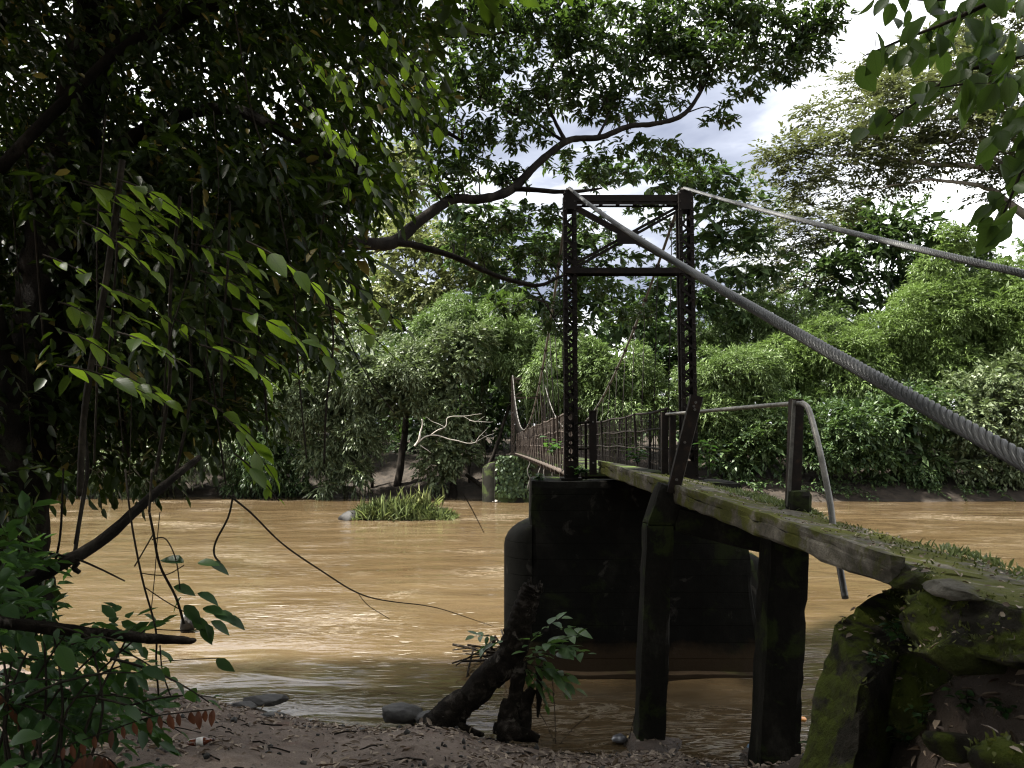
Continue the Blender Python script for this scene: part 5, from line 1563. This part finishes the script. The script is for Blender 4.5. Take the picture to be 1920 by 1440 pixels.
for (x, y, dx, dy, s) in [(345, 1055, -40, -12, 70), (370, 1055, 40, 0, 60), (390, 1055, 50, 18, 62), (325, 1100, 60, 18, 60), (370, 1112, 60, 20, 64), (345, 1135, 40, 40, 66), (380, 1140, 70, 10, 66), (400, 1150, 70, 22, 70), (385, 1170, 30, 50, 55), (360, 1160, 60, 40, 60), (395, 1165, 60, 30, 60), (405, 1236, 30, 20, 56), (420, 1155, 60, 30, 66), (340, 1120, -30, 40, 50), (375, 1180, 40, 40, 50)]:
    put_leaf(hv, rr.choice(V_BUSH), W(x, y, 4.2), px_dir(x, y, 4.2, dx, dy, rr.uniform(-.05, .05)), Vector((rr.gauss(0, .4), -0.5, 0.8)), s * 0.72 * 4.2 / 1440)

# bush in the lower left corner -----------------------------------------
bu = thing("bush", "leafy bush in the lower left corner of the near bank", "bush")
tw = MB()
rr = random.Random(17)
for i in range(24):
    x, y = rr.uniform(-50, 250), rr.uniform(1150, 1440)
    if x > 180 and y < 1200: y += 110
    Y = rr.uniform(3.0, 4.4)
    leafy_twig(bu, tw, W(x, y, Y), px_dir(x, y, Y, 110, rr.uniform(-60, 30), rr.uniform(-.2, .2)), rr.uniform(0.25, 0.5), 6, rr.choice([0.06, 0.08, 0.10]), V_BUSH, rr, 0.25, 0.8)
for (x, y, dx, dy, s) in [(5, 1140, 30, 15, 50), (40, 1195, 40, 40, 55), (110, 1210, 30, 60, 60), (20, 1390, 50, -20, 65)]:
    put_leaf(bu, rr.choice(V_BUSH), W(x, y, 3.0), px_dir(x, y, 3.0, dx, dy, -0.05), Vector((0.1, -0.6, 0.7)), s * 3.0 / 1440)
for i in range(10):
    x = rr.uniform(-30, 200)
    tw.tube(spline([Vector(W(x, 1480, 3.6)), W(x + rr.uniform(-30, 60), 1330, 3.6), W(x + rr.uniform(0, 160), 1180, 3.7)], 5), lerp_list([0.008, 0.004], 11), 5)
tw.build("stems", M["twig"], bu)["kind"] = "stuff"
rng = np.random.RandomState(301)
a = rng.uniform(-120, 230, 210); b = rng.uniform(1010, 1460, 210); k = (a < 250 - np.abs(b - 1330) * 0.3) & ((b > 1170) | (a < 40))
pos = np.array([tuple(W(x, y, Y)) for x, y, Y in zip(a[k], b[k], rng.uniform(3.6, 5.2, k.sum()))])
P, D, U = sprays(rng, pos, np.array([0.5, -0.1, 0.1]) + rng.normal(size=pos.shape) * 0.5, 0.35, 7, 0.12, 0.85, 0.2, 0.15, 0.3)
leaf_object("foliage", P, D, U, 0.12 * rng.uniform(.7, 1.2, len(P)), 0.06, M["lf_bush"], bu, rng, "leaf", 0.15, stuff=True)

fern = thing("red_fern", "drooping fronds with reddish brown leaflets over the near bank", "fern")
tw = MB()
for pts, n, s, mats in [([(120, 1400, 3.5), (200, 1372, 3.5), (280, 1345, 3.5), (350, 1335, 3.5), (400, 1330, 3.5)], 15, 30, V_RED), ([(130, 1440, 3.3), (160, 1415, 3.3), (200, 1420, 3.3), (225, 1445, 3.3)], 12, 40, V_RED), ([(0, 1300, 3.6), (30, 1335, 3.6), (70, 1390, 3.6)], 9, 32, V_RED)]:
    sp_ = spline(PX(pts), 8)
    tw.tube(sp_, 0.003, 5)
    for j in range(n):
        p = sp_[int(j / (n - 1) * (len(sp_) - 1))]
        put_leaf(fern, rr.choice(mats), p, Vector((rr.gauss(.1, .1), rr.gauss(0, .2), -1)), Vector((0.1, -1, 0.2)), s * 3.5 / 1440 * rr.uniform(.8, 1.2))
tw.build("stalk", M["twig"], fern)

# ------------------------------------------------------------------ leaves hanging in at the upper right
ob = thing("bank_tree", "tree whose big broad leaves hang in from the upper right corner", "tree")
tw = MB()
rr = random.Random(23)
for pts, r in [([(2050, -120, 4), (1900, -20, 4.1), (1780, 40, 4.2), (1690, 75, 4.3), (1620, 105, 4.3)], [0.02, 0.016, 0.011, 0.007, 0.003]), ([(2050, 20, 4.2), (1900, 110, 4.2), (1800, 135, 4.3), (1720, 190, 4.3), (1660, 235, 4.3)], [0.02, 0.014, 0.010, 0.006, 0.003]),
               ([(2050, 60, 3.8), (1950, 200, 3.8), (1915, 320, 3.8), (1875, 415, 3.8)], [0.016, 0.012, 0.008, 0.004]), ([(1900, -20, 4.1), (1740, 0, 4.4), (1640, -20, 4.5)], [0.012, 0.008, 0.004]), ([(1900, 110, 4.2), (1830, 150, 4.1), (1760, 165, 4.0)], [0.01, 0.006, 0.003])]:
    s = spline(PX(pts), 8)
    tw.tube(s, lerp_list(r, len(s)), 6)
    nl = 22 if pts[0][0] > 2000 else 12
    for j in range(nl):
        t = 0.3 + 0.7 * j / (nl - 1)
        p = s[int(t * (len(s) - 1))]
        d = Vector((rr.gauss(-0.25, .45), rr.gauss(0, .45), -0.75 + rr.gauss(0, .25)))
        st = p + Vector((rr.gauss(0, .05), rr.gauss(0, .12), rr.gauss(-.01, .04)))
        tw.tube([p, st], 0.0018, 4, caps=False)
        put_leaf(ob, rr.choice(V_CORNER), st, d, Vector((rr.gauss(0, .6), -0.7, 0.5)), rr.uniform(0.10, 0.19))
for i in range(110):            # denser corner
    x, y = 1660 + 300 * rr.random() ** 0.7, rr.uniform(-40, 190)
    if y > 60 + (x - 1700) * 0.6: continue
    put_leaf(ob, rr.choice(V_CORNER), W(x, y, rr.uniform(3.9, 4.8)), Vector((rr.gauss(-0.25, .4), rr.gauss(0, .4), -0.8)), Vector((rr.gauss(0, .6), -0.6, 0.6)), rr.uniform(0.11, 0.18))
for i in range(30):
    x, y = rr.uniform(1860, 1960), rr.uniform(120, 430)
    put_leaf(ob, rr.choice(V_CORNER), W(x, y, rr.uniform(3.6, 4.2)), Vector((rr.gauss(-0.35, .35), rr.gauss(0, .4), -0.7)), Vector((rr.gauss(0, .6), -0.6, 0.6)), rr.uniform(0.10, 0.16))
rng = np.random.RandomState(231)  # unseen leaf walls behind and above, added to darken the near bank
pos = np.concatenate([np.stack([rng.uniform(-15, 9, 1300), rng.uniform(-10, -6, 1300), rng.uniform(1.0, 12, 1300)], 1),
                      np.stack([rng.uniform(6.0, 10, 800), rng.uniform(-7, 4, 800), rng.uniform(1.5, 11.5, 800)], 1),
                      np.stack([rng.uniform(-1, 8, 900), rng.uniform(-8, 2.2, 900), rng.uniform(7.2, 11.5, 900)], 1)])
P, D, U = sprays(rng, pos, rng.normal(size=pos.shape) * [1, 1, .5], rng.uniform(0.8, 1.4, len(pos)), 6, 0.5, 0.85, 0.2, 0.1, 0.25)
leaf_object("foliage", P, D, U, 0.5 * rng.uniform(.7, 1.2, len(P)), 0.27, M["lf_near"], ob, rng, "leaf", 0.15, stuff=True)
m = MB(); limb(m, [(7.6, -2.5, 1.5), (7.3, -2.3, 4), (6.6, -1.5, 6.5), (5.0, 0.6, 8.5), (4.0, 2.4, 9.5)], [.35, .28, .24, .16, .06], 7, 12, 0.05, 0.2, 3); m.build("trunk", M["bark"], ob)
m = MB(); limb(m, [(6.6, -1.5, 6.5), (4.8, 1.8, 6.6), (3.4, 3.6, 6.4), (2.95, 4.0, 6.0)], [.14, .08, .04, .02], 7, 8, 0.03, 0.2, 3); m.build("branch", M["bark"], ob)
tw.build("twigs", M["twig"], ob)["kind"] = "stuff"

# ------------------------------------------------------------------ broken stump by the water
stp = thing("broken_stump", "crooked broken dead trunk leaning at the water edge", "stump")
m = MB(); limb(m, PX([(812, 1375, 9.1), (850, 1335, 9.15), (885, 1305, 9.2), (915, 1270, 9.2), (948, 1245, 9.2), (966, 1205, 9.2), (978, 1160, 9.2), (992, 1120, 9.2), (1000, 1100, 9.2)]), [.22, .175, .155, .16, .175, .165, .15, .13, .115], 12, 36, 0.012, 0.2, 11)
m.build("trunk", M["deadwood"], stp)
m = MB()
for i in range(9):
    a = i / 9 * 2 * math.pi
    p = W(1000, 1104, 9.2) + Vector((0.085 * math.cos(a), 0.085 * math.sin(a), -0.03))
    m.tube([p, p + Vector((0.02, 0, 0.09 + 0.07 * math.sin(i * 2.7)))], [0.04, 0.006], 5)
m.build("splintered_top", M["deadwood"], stp)
for pts, r in [([(975, 1240, 9.15), (968, 1290, 9.1), (965, 1345, 9.0)], [.10, .085, .11]), ([(1000, 1290, 9.05), (985, 1320, 9.0), (978, 1390, 8.9)], [.05, .075, .12]), ([(955, 1310, 8.95), (952, 1340, 8.9), (958, 1385, 8.85)], [.07, .12, .17]), ([(1010, 1250, 9.1), (1012, 1300, 9.05), (1008, 1345, 9.0)], [.035, .04, .012]),
               ([(925, 1365, 8.9), (965, 1372, 8.85), (1010, 1385, 8.8)], [.06, .09, .04]), ([(840, 1352, 9.1), (880, 1372, 9.0), (905, 1378, 8.9)], [.07, .05, .02])]:
    m = MB(); limb(m, PX(pts), r, 6, 10, 0.015, 0.2, 13); m.build("root", M["deadwood"], stp)
sapling = thing("sapling", "small leafy green sapling sprouting beside the broken stump", "sapling")
tw = MB()
rr = random.Random(31)
for (x, y, dx, dy, ln, n, L) in [(985, 1240, 60, -70, 0.6, 7, 0.17), (985, 1240, 100, -40, 0.65, 8, 0.17), (985, 1245, 90, 10, 0.55, 7, 0.16), (985, 1250, 60, 50, 0.45, 6, 0.16), (985, 1235, 20, -90, 0.5, 6, 0.15), (1000, 1225, 90, -60, 0.65, 7, 0.15), (1000, 1250, 90, 30, 0.5, 6, 0.17), (930, 1195, -50, -15, 0.3, 5, 0.12), (1040, 1180, 60, -10, 0.35, 4, 0.15), (990, 1260, 40, 60, 0.4, 5, 0.15), (1010, 1215, 110, -10, 0.6, 7, 0.16), (1005, 1230, 80, 60, 0.5, 6, 0.16), (995, 1200, 60, -60, 0.5, 6, 0.15), (1020, 1245, 70, 80, 0.4, 5, 0.15), (950, 1200, -60, 10, 0.3, 4, 0.12)]:
    leafy_twig(sapling, tw, W(x, y, 8.95), px_dir(x, y, 8.95, dx, dy, rr.uniform(-.4, .3)), ln, n + 2, L * 1.15, V_SAP, rr, 0.2, 0.8, droop=0.2)
for pts in [[(1042, 1395, 8.75), (1040, 1330, 8.8), (1035, 1270, 8.9)], [(1040, 1392, 8.7), (1020, 1350, 8.8), (1000, 1320, 8.9)], [(1050, 1395, 8.7), (1080, 1360, 8.7), (1105, 1342, 8.7)], [(1180, 1385, 8.7), (1188, 1350, 8.7), (1192, 1335, 8.7)]]:
    tw.tube(spline(PX(pts), 4), 0.005, 5)
tw.build("stems", M["twig"], sapling)["kind"] = "stuff"
drift = thing("driftwood", "raft of drift twigs caught against the pier behind the stump", "driftwood")
m = MB()
rng = np.random.RandomState(37)
for i in range(26):
    c = Vector((rng.uniform(-0.75, 0.1), 12.6 + rng.uniform(-.7, .5), 0.03 + rng.rand() * 0.1)); d = Vector((rng.normal(), rng.normal() * .5, rng.normal() * .15)).normalized() * rng.uniform(.2, .6)
    m.tube([c - d, c + d * .2 + Vector((0, 0, .03)), c + d], rng.uniform(.008, .025), 5)
m.build("twigs", M["deadwood"], drift)["kind"] = "stuff"

# ------------------------------------------------------------------ ground litter, weeds, rubbish
def G(px_, py_):
    """where the ray through a photo pixel meets the near bank"""
    for y in np.arange(2.5, 12, 0.02):
        p = W(px_, py_, y)
        if p.z <= max(float(ground_h(p.x, y)), 0):
            return Vector((p.x, y, max(float(ground_h(p.x, y)), 0)))
    return W(px_, py_, 9)


rng = np.random.RandomState(401)
n = 19000
X = rng.uniform(-5.0, 4.8, n); Yv = rng.uniform(3.4, 10.0, n)
dens = np.where(X > 2.6, 1.0, np.clip(0.35 + 0.9 * vnoise(X * 1.5, Yv * 1.5) + 0.5 * smooth(-0.6, 0.6, X), 0.08, 1))
Z = ground_h(X, Yv)
k = (Z > 0.03) & (rng.rand(n) < dens)
X, Yv, Z = X[k], Yv[k], Z[k]; n = len(X)
P = np.stack([X, Yv, Z + 0.006 + rng.rand(n) * 0.012], 1)
D = rdir(rng, n) * [1, 1, .22]; U = np.array([0, 0, 1.0]) + rng.normal(size=(n, 3)) * 0.3
lit = leaf_object("leaf_litter", P, D, U, rng.uniform(0.03, 0.13, n), rng.uniform(0.015, 0.05, n), M["lf_litter"], None, rng, "leaf", 0.25, 0.25, tint=rng.rand(n) ** 1.3)
tag(lit, "scattered dry brown and pale fallen leaves on the near bank", "leaf litter", kind="stuff")
tw = MB()
for i in range(150):
    x, y = rng.uniform(-4.5, 4.5), rng.uniform(4.2, 9.0)
    z = float(ground_h(x, y))
    if z < 0.04: continue
    a = rng.rand() * 6.28; l = rng.uniform(.06, .35)
    x2, y2 = x + math.cos(a) * l, y + math.sin(a) * l * .6
    tw.tube([(x, y, z + .012), ((x + x2) / 2, (y + y2) / 2, float(ground_h((x + x2) / 2, (y + y2) / 2)) + .025), (x2, y2, float(ground_h(x2, y2)) + .012)], rng.uniform(.003, .009), 4)
tag(tw.build("twig_litter", M["deadwood"]), "thin broken twigs strewn over the near bank", "twigs", kind="stuff")
# pebbles and clods
PV, PF = [], []
ico = None
import bmesh as _bm
b_ = _bm.new(); _bm.ops.create_icosphere(b_, subdivisions=1, radius=1); IV = np.array([v.co[:] for v in b_.verts]); b_.verts.index_update(); IF = np.array([[v.index for v in f.verts] for f in b_.faces]); b_.free()
n = 700
X = rng.uniform(-4.5, 4.2, n); Yv = rng.uniform(4.0, 9.6, n); Z = ground_h(X, Yv); k = Z > 0.0
X, Yv, Z = X[k], Yv[k], Z[k]; n = len(X)
sc = 0.008 + 0.03 * rng.rand(n) ** 3
V = IV[None] * (sc[:, None, None] * rng.uniform(.6, 1.3, (n, 1, 3)) * (1 + 0.25 * rng.normal(size=(n, len(IV), 1)))) + np.stack([X, Yv, Z + sc * .3], 1)[:, None]
o = np_mesh("pebbles", V.reshape(-1, 3), (IF[None] + (np.arange(n) * len(IV))[:, None, None]).reshape(-1, 3), M["rock"])
tag(o, "small pebbles and clods on the near bank soil", "pebbles", kind="stuff")

# thin pale slivers: froth, and sky glints modelled as floating shapes
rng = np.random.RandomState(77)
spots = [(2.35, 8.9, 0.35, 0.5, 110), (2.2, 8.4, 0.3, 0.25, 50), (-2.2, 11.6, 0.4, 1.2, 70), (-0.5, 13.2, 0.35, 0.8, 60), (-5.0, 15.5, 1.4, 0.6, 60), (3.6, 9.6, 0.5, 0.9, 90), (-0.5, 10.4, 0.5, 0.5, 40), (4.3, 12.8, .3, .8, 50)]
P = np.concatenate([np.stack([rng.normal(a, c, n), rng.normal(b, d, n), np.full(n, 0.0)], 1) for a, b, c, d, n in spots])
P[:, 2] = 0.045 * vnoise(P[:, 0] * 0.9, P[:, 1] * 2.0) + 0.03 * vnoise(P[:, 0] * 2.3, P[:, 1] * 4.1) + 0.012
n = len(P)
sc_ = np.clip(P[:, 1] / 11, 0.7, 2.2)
mf, ntf, outf, Nf = new_mat("river_foam_glint")
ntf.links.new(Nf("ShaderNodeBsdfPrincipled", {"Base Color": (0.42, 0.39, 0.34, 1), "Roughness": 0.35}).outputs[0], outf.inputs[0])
o = leaf_object("foam_glint", P, np.stack([np.ones(n), 0.22 * rng.normal(size=n), np.zeros(n)], 1), np.tile([0, 0, 1.0], (n, 1)) + rng.normal(size=(n, 3)) * .06, rng.uniform(0.08, 0.4, n) * sc_, rng.uniform(0.004, 0.013, n) * sc_, mf, None, rng, "leaf", 0.0, 0.0)
tag(o, "thin white slivers of froth and modelled sky glints on the brown river", "foam_glint", kind="stuff")

# moss, weeds along the ramp
rng = np.random.RandomState(411)
n = 5200
t = rng.rand(n)
yv = 11.0 - t * 7.0
e_ = np.abs(rng.normal(size=n)) * 0.16
patch = np.clip(vnoise(yv * 2.1, 0 * yv + 4) * 2.2 + 0.55, 0, 1)
kk = rng.rand(n) < patch
yv, e_ = yv[kk], e_[kk]; n = len(yv)
base = np.array([tuple(rl(y)) for y in yv])
P = base + np.stack([RW - e_, 0 * e_, -RTILT * (RW - e_) / RW + 0.0 * e_], 1)
D = np.array([0, 0, 1.0]) + rng.normal(size=(n, 3)) * .7
o = leaf_object("ramp_weeds", P, D, rdir(rng, n), rng.uniform(0.02, 0.085, n), rng.uniform(0.012, 0.035, n), M["lf_grass"], None, rng, "leaf", 0.3)
tag(o, "mossy weeds growing along the far edge of the ramp", "weeds", kind="stuff")
n = 500
yv = rng.uniform(4.0, 11.5, n); u = rng.uniform(0.12, 1.3, n)
base = np.array([tuple(rl(y)) for y in yv])
P = base + np.stack([u, 0 * u, -RTILT * u / RW - 0.03 * (1 - u / RW) + 0.012], 1)
o = leaf_object("ramp_litter", P, rdir(rng, n) * [1, 1, .2], np.array([0, 0, 1.]) + rng.normal(size=(n, 3)) * .3, rng.uniform(.02, .06, n), rng.uniform(.012, .03, n), M["lf_litter"], None, rng, "leaf", .2)
tag(o, "dry leaves and chips lying on top of the ramp", "leaf litter", kind="stuff")


def weed(label, p, nst, h, L, seed, group, spread=0.5):
    rr = random.Random(seed)
    t = thing("weed", label, "weed", group)
    tw = MB()
    P, D, U = [], [], []
    for i in range(nst):
        a = rr.uniform(0, 6.28)
        tip = Vector(p) + Vector((math.cos(a) * h * spread, math.sin(a) * h * spread, h * rr.uniform(.6, 1)))
        tw.tube([p, Vector(p).lerp(tip, .5) + Vector((0, 0, h * .12)), tip], [.004, .003, .0015], 4, caps=False)
        for j in range(5):
            q = Vector(p).lerp(tip, .35 + .16 * j)
            b = rr.uniform(0, 6.28)
            P.append(q); D.append((math.cos(b), math.sin(b), rr.uniform(-.2, .25))); U.append((rr.gauss(0, .25), rr.gauss(0, .25), 1))
    tw.build("stems", M["twig"], t)
    leaf_object("leaves", np.array(P), np.array(D), np.array(U), L, L * .55, M["lf_bush"], t, np.random.RandomState(seed), "full", .2)


WG = "weeds on the right bank"
for i, (x, y, ns, h, L, lab) in enumerate([
        (1520, 1420, 4, .16, .09, "low weed at the foot of the tilted block"), (1600, 1425, 4, .15, .09, "low weed on the dark ground below the tilted block"), (1700, 1410, 4, .16, .07, "weed in front of the big shadowed stone"),
        (1815, 1350, 4, .16, .07, "upright weed on the leaf litter below the boulder"), (1880, 1345, 3, .12, .06, "tiny weed on the leaf litter near the frame edge"), (1730, 1370, 5, .16, .06, "bushy weed between the shadowed stone and the litter"),
        (1640, 1395, 5, .18, .06, "thin weed with dry stalks under the stone")]):
    weed(lab, G(x, y), ns, h, L, 500 + i, WG)
for i, (x, y, Y, ns, h, L, lab) in enumerate([
        (1745, 1150, 5.35, 5, .16, .09, "dark leafy weed in the gap under the ramp's broken end"), (1690, 1205, 5.2, 6, .14, .07, "weed on top of the tilted mossy block"), (1815, 1180, 4.6, 3, .1, .1, "pale broad leaf weed above the mossy boulder"),
        (1640, 1250, 5.1, 4, .1, .05, "small weed on the tilted block's upper edge"), (1760, 1260, 4.75, 4, .12, .05, "small weed at the boulder's left side")]):
    weed(lab, W(x, y, Y), ns, h, L, 520 + i, WG)
for i, (x, y, Y, h, L, lab) in enumerate([(1330, 890, 11.9, .55, .16, "bright leafy weed on the pier behind the leaning post"), (1195, 872, 12.2, .3, .14, "sunlit weed on the deck at the bridge mouth"), (1085, 893, 11.8, .2, .1, "weed at the foot of the tower's left leg"), (1010, 902, 11.8, .12, .09, "small weed on the pier's left corner"), (1035, 856, 15, .4, .14, "weed growing out of the walkway edge")]):
    weed(lab, W(x, y, Y), 6, h, L, 540 + i, "weeds on the pier and deck", 0.4)


# root mound at the foot of the left column
tag(rock_mesh("earth_mound", G(1225, 1400) + Vector((-.02, .0, -.02)), (0.42, 0.32, 0.17), M["soil"], None, seed=71, sub=5, amp=0.5), "reddish earth mound round the foot of the left column", "mound")
tag(rock_mesh("earth_mound", G(1440, 1432) + Vector((0.05, .1, -.03)), (0.34, 0.3, 0.14), M["soil"], None, seed=73, sub=5, amp=0.5), "dark muddy mound round the foot of the right column", "mound")

def on_faces(objs, n, rng, zmin=0.35, ymax=1e9):
    C, A, NN = [], [], []
    for o in objs:
        me = o.data
        k = len(me.polygons)
        c = np.empty(k * 3); me.polygons.foreach_get("center", c); a = np.empty(k); me.polygons.foreach_get("area", a); nn = np.empty(k * 3); me.polygons.foreach_get("normal", nn)
        C.append(c.reshape(-1, 3)); A.append(a); NN.append(nn.reshape(-1, 3))
    C, A, NN = np.concatenate(C), np.concatenate(A), np.concatenate(NN)
    w = A * (NN[:, 2] > zmin); ix = rng.choice(len(C), n, p=w / w.sum())
    return C[ix] + rng.normal(size=(n, 3)) * [.02, .02, 0.004], NN[ix]


rng = np.random.RandomState(611)
stones = [o for o in bpy.data.objects if o.type == "MESH" and o.active_material == M["mossstone"]]
P, NN = on_faces(stones, 2600, rng)
cl = vnoise(P[:, 0] * 4 + 9, P[:, 1] * 4 + P[:, 2] * 3) > -0.02
P, NN = P[cl], NN[cl]
o = leaf_object("moss", P, NN + rng.normal(size=P.shape) * .8, rdir(rng, len(P)), rng.uniform(.015, .05, len(P)), rng.uniform(.01, .025, len(P)), M["lf_moss"], None, rng, "leaf", .3)
tag(o, "bright moss and tiny ferns covering the stones under the ramp end", "moss", kind="stuff")
mounds = [o for o in bpy.data.objects if o.type == "MESH" and o.name.startswith("earth_mound")]
P, NN = on_faces(stones + mounds, 300, rng, .62)
o = leaf_object("stone_litter", P + [0, 0, .01], rdir(rng, len(P)) * [1, 1, .3], NN + rng.normal(size=P.shape) * .3, rng.uniform(.03, .09, len(P)), rng.uniform(.02, .045, len(P)), M["lf_litter"], None, rng, "leaf", .2)
tag(o, "dry leaves caught on the stones under the ramp end", "leaf litter", kind="stuff")
slabs = [o for o in bpy.data.objects if o.type == "MESH" and o.name.startswith("slab")]
P, NN = on_faces(slabs, 4200, rng, .6)
u_ = np.array([p[0] - rl(p[1]).x for p in P])
pr = np.clip(-0.15 + 1.1 * smooth(0.5, 1.35, u_) + 0.9 * vnoise(P[:, 0] * 3, P[:, 1] * 2.2), 0, 1)
P = P[rng.rand(len(P)) < pr * .8]
o = leaf_object("ramp_moss", P, np.array([0, 0, 1.]) + rng.normal(size=P.shape) * .8, rdir(rng, len(P)), rng.uniform(.012, .04, len(P)), rng.uniform(.01, .022, len(P)), M["lf_moss"], None, rng, "leaf", .3)
tag(o, "yellowish moss patches on top of the ramp", "moss", kind="stuff")
# sticks of cut cable and small rubbish
def glass_mat(name, col, rough=0.15):
    m, nt, out, N = new_mat(name)
    p = N("ShaderNodeBsdfPrincipled", {"Base Color": rgb(col), "Roughness": rough, "Specular IOR Level": 0.6, "Coat Weight": 0.5})
    nt.links.new(p.outputs[0], out.inputs[0])
    return m


bt = thing("bottle", "brown plastic bottle with a white label lying on the near bank", "bottle")
c = G(375, 1398)
ax = Vector((0.97, 0.2, 0.1)).normalized()
rr_ = 0.034
prof = [(-0.095, .001), (-0.095, .8), (-0.085, 1), (-0.03, .95), (0.03, 1), (0.055, .85), (0.075, .45), (0.085, .38), (0.1, .38), (0.1, .001)]
m = MB(); m.tube([c + Vector((0, 0, .03)) + ax * a for a, _ in prof], [rr_ * b for _, b in prof], 14); m.build("body", glass_mat("amber_plastic", (0.10, 0.025, 0.010)), bt)
m = MB(); m.tube([c + Vector((0, 0, .03)) + ax * a for a in (-0.028, 0.028)], rr_ * 1.06, 14); m.build("label_band", glass_mat("paper_band", (0.55, 0.52, 0.48), 0.7), bt)
m = MB(); m.tube([c + Vector((0, 0, .03)) + ax * a for a in (0.1, 0.118)], rr_ * .45, 12); m.build("cap", glass_mat("dark_cap", (0.05, 0.02, 0.015), .4), bt)
for i, (x, y, cn, colr, lab) in enumerate([(1418, 1408, "plastic_bag", (0.12, 0.25, 0.4), "crumpled pale blue plastic bag at the foot of the right column"), (1160, 1392, "plastic_bag", (0.08, 0.08, 0.09), "crumpled dark bag at the water edge left of the left column"), (1505, 1352, "wrapper", (0.75, 0.3, 0.05), "orange wrapper floating beside the tilted block"), (800, 1358, "wrapper", (0.6, 0.2, 0.08), "small orange wrapper near the foot of the stump"), (1185, 1388, "wrapper", (0.7, 0.5, 0.2), "yellow scrap on the mound by the left column")]):
    s = 0.09 if cn == "plastic_bag" else 0.05
    tag(rock_mesh(cn, G(x, y) + Vector((0, 0, s * .4)), (s * 1.2, s, s * .6), glass_mat("film%d" % i, colr, .35), None, seed=60 + i, sub=2, amp=0.9), lab, cn.replace("_", " "))
for o in bpy.data.objects:
    if o.type == "MESH" and o.parent is None and "label" not in o:
        print("UNLABELLED", o.name)
print("TRIS", sum(len(o.data.loops) - 2 * len(o.data.polygons) for o in bpy.data.objects if o.type == "MESH"))
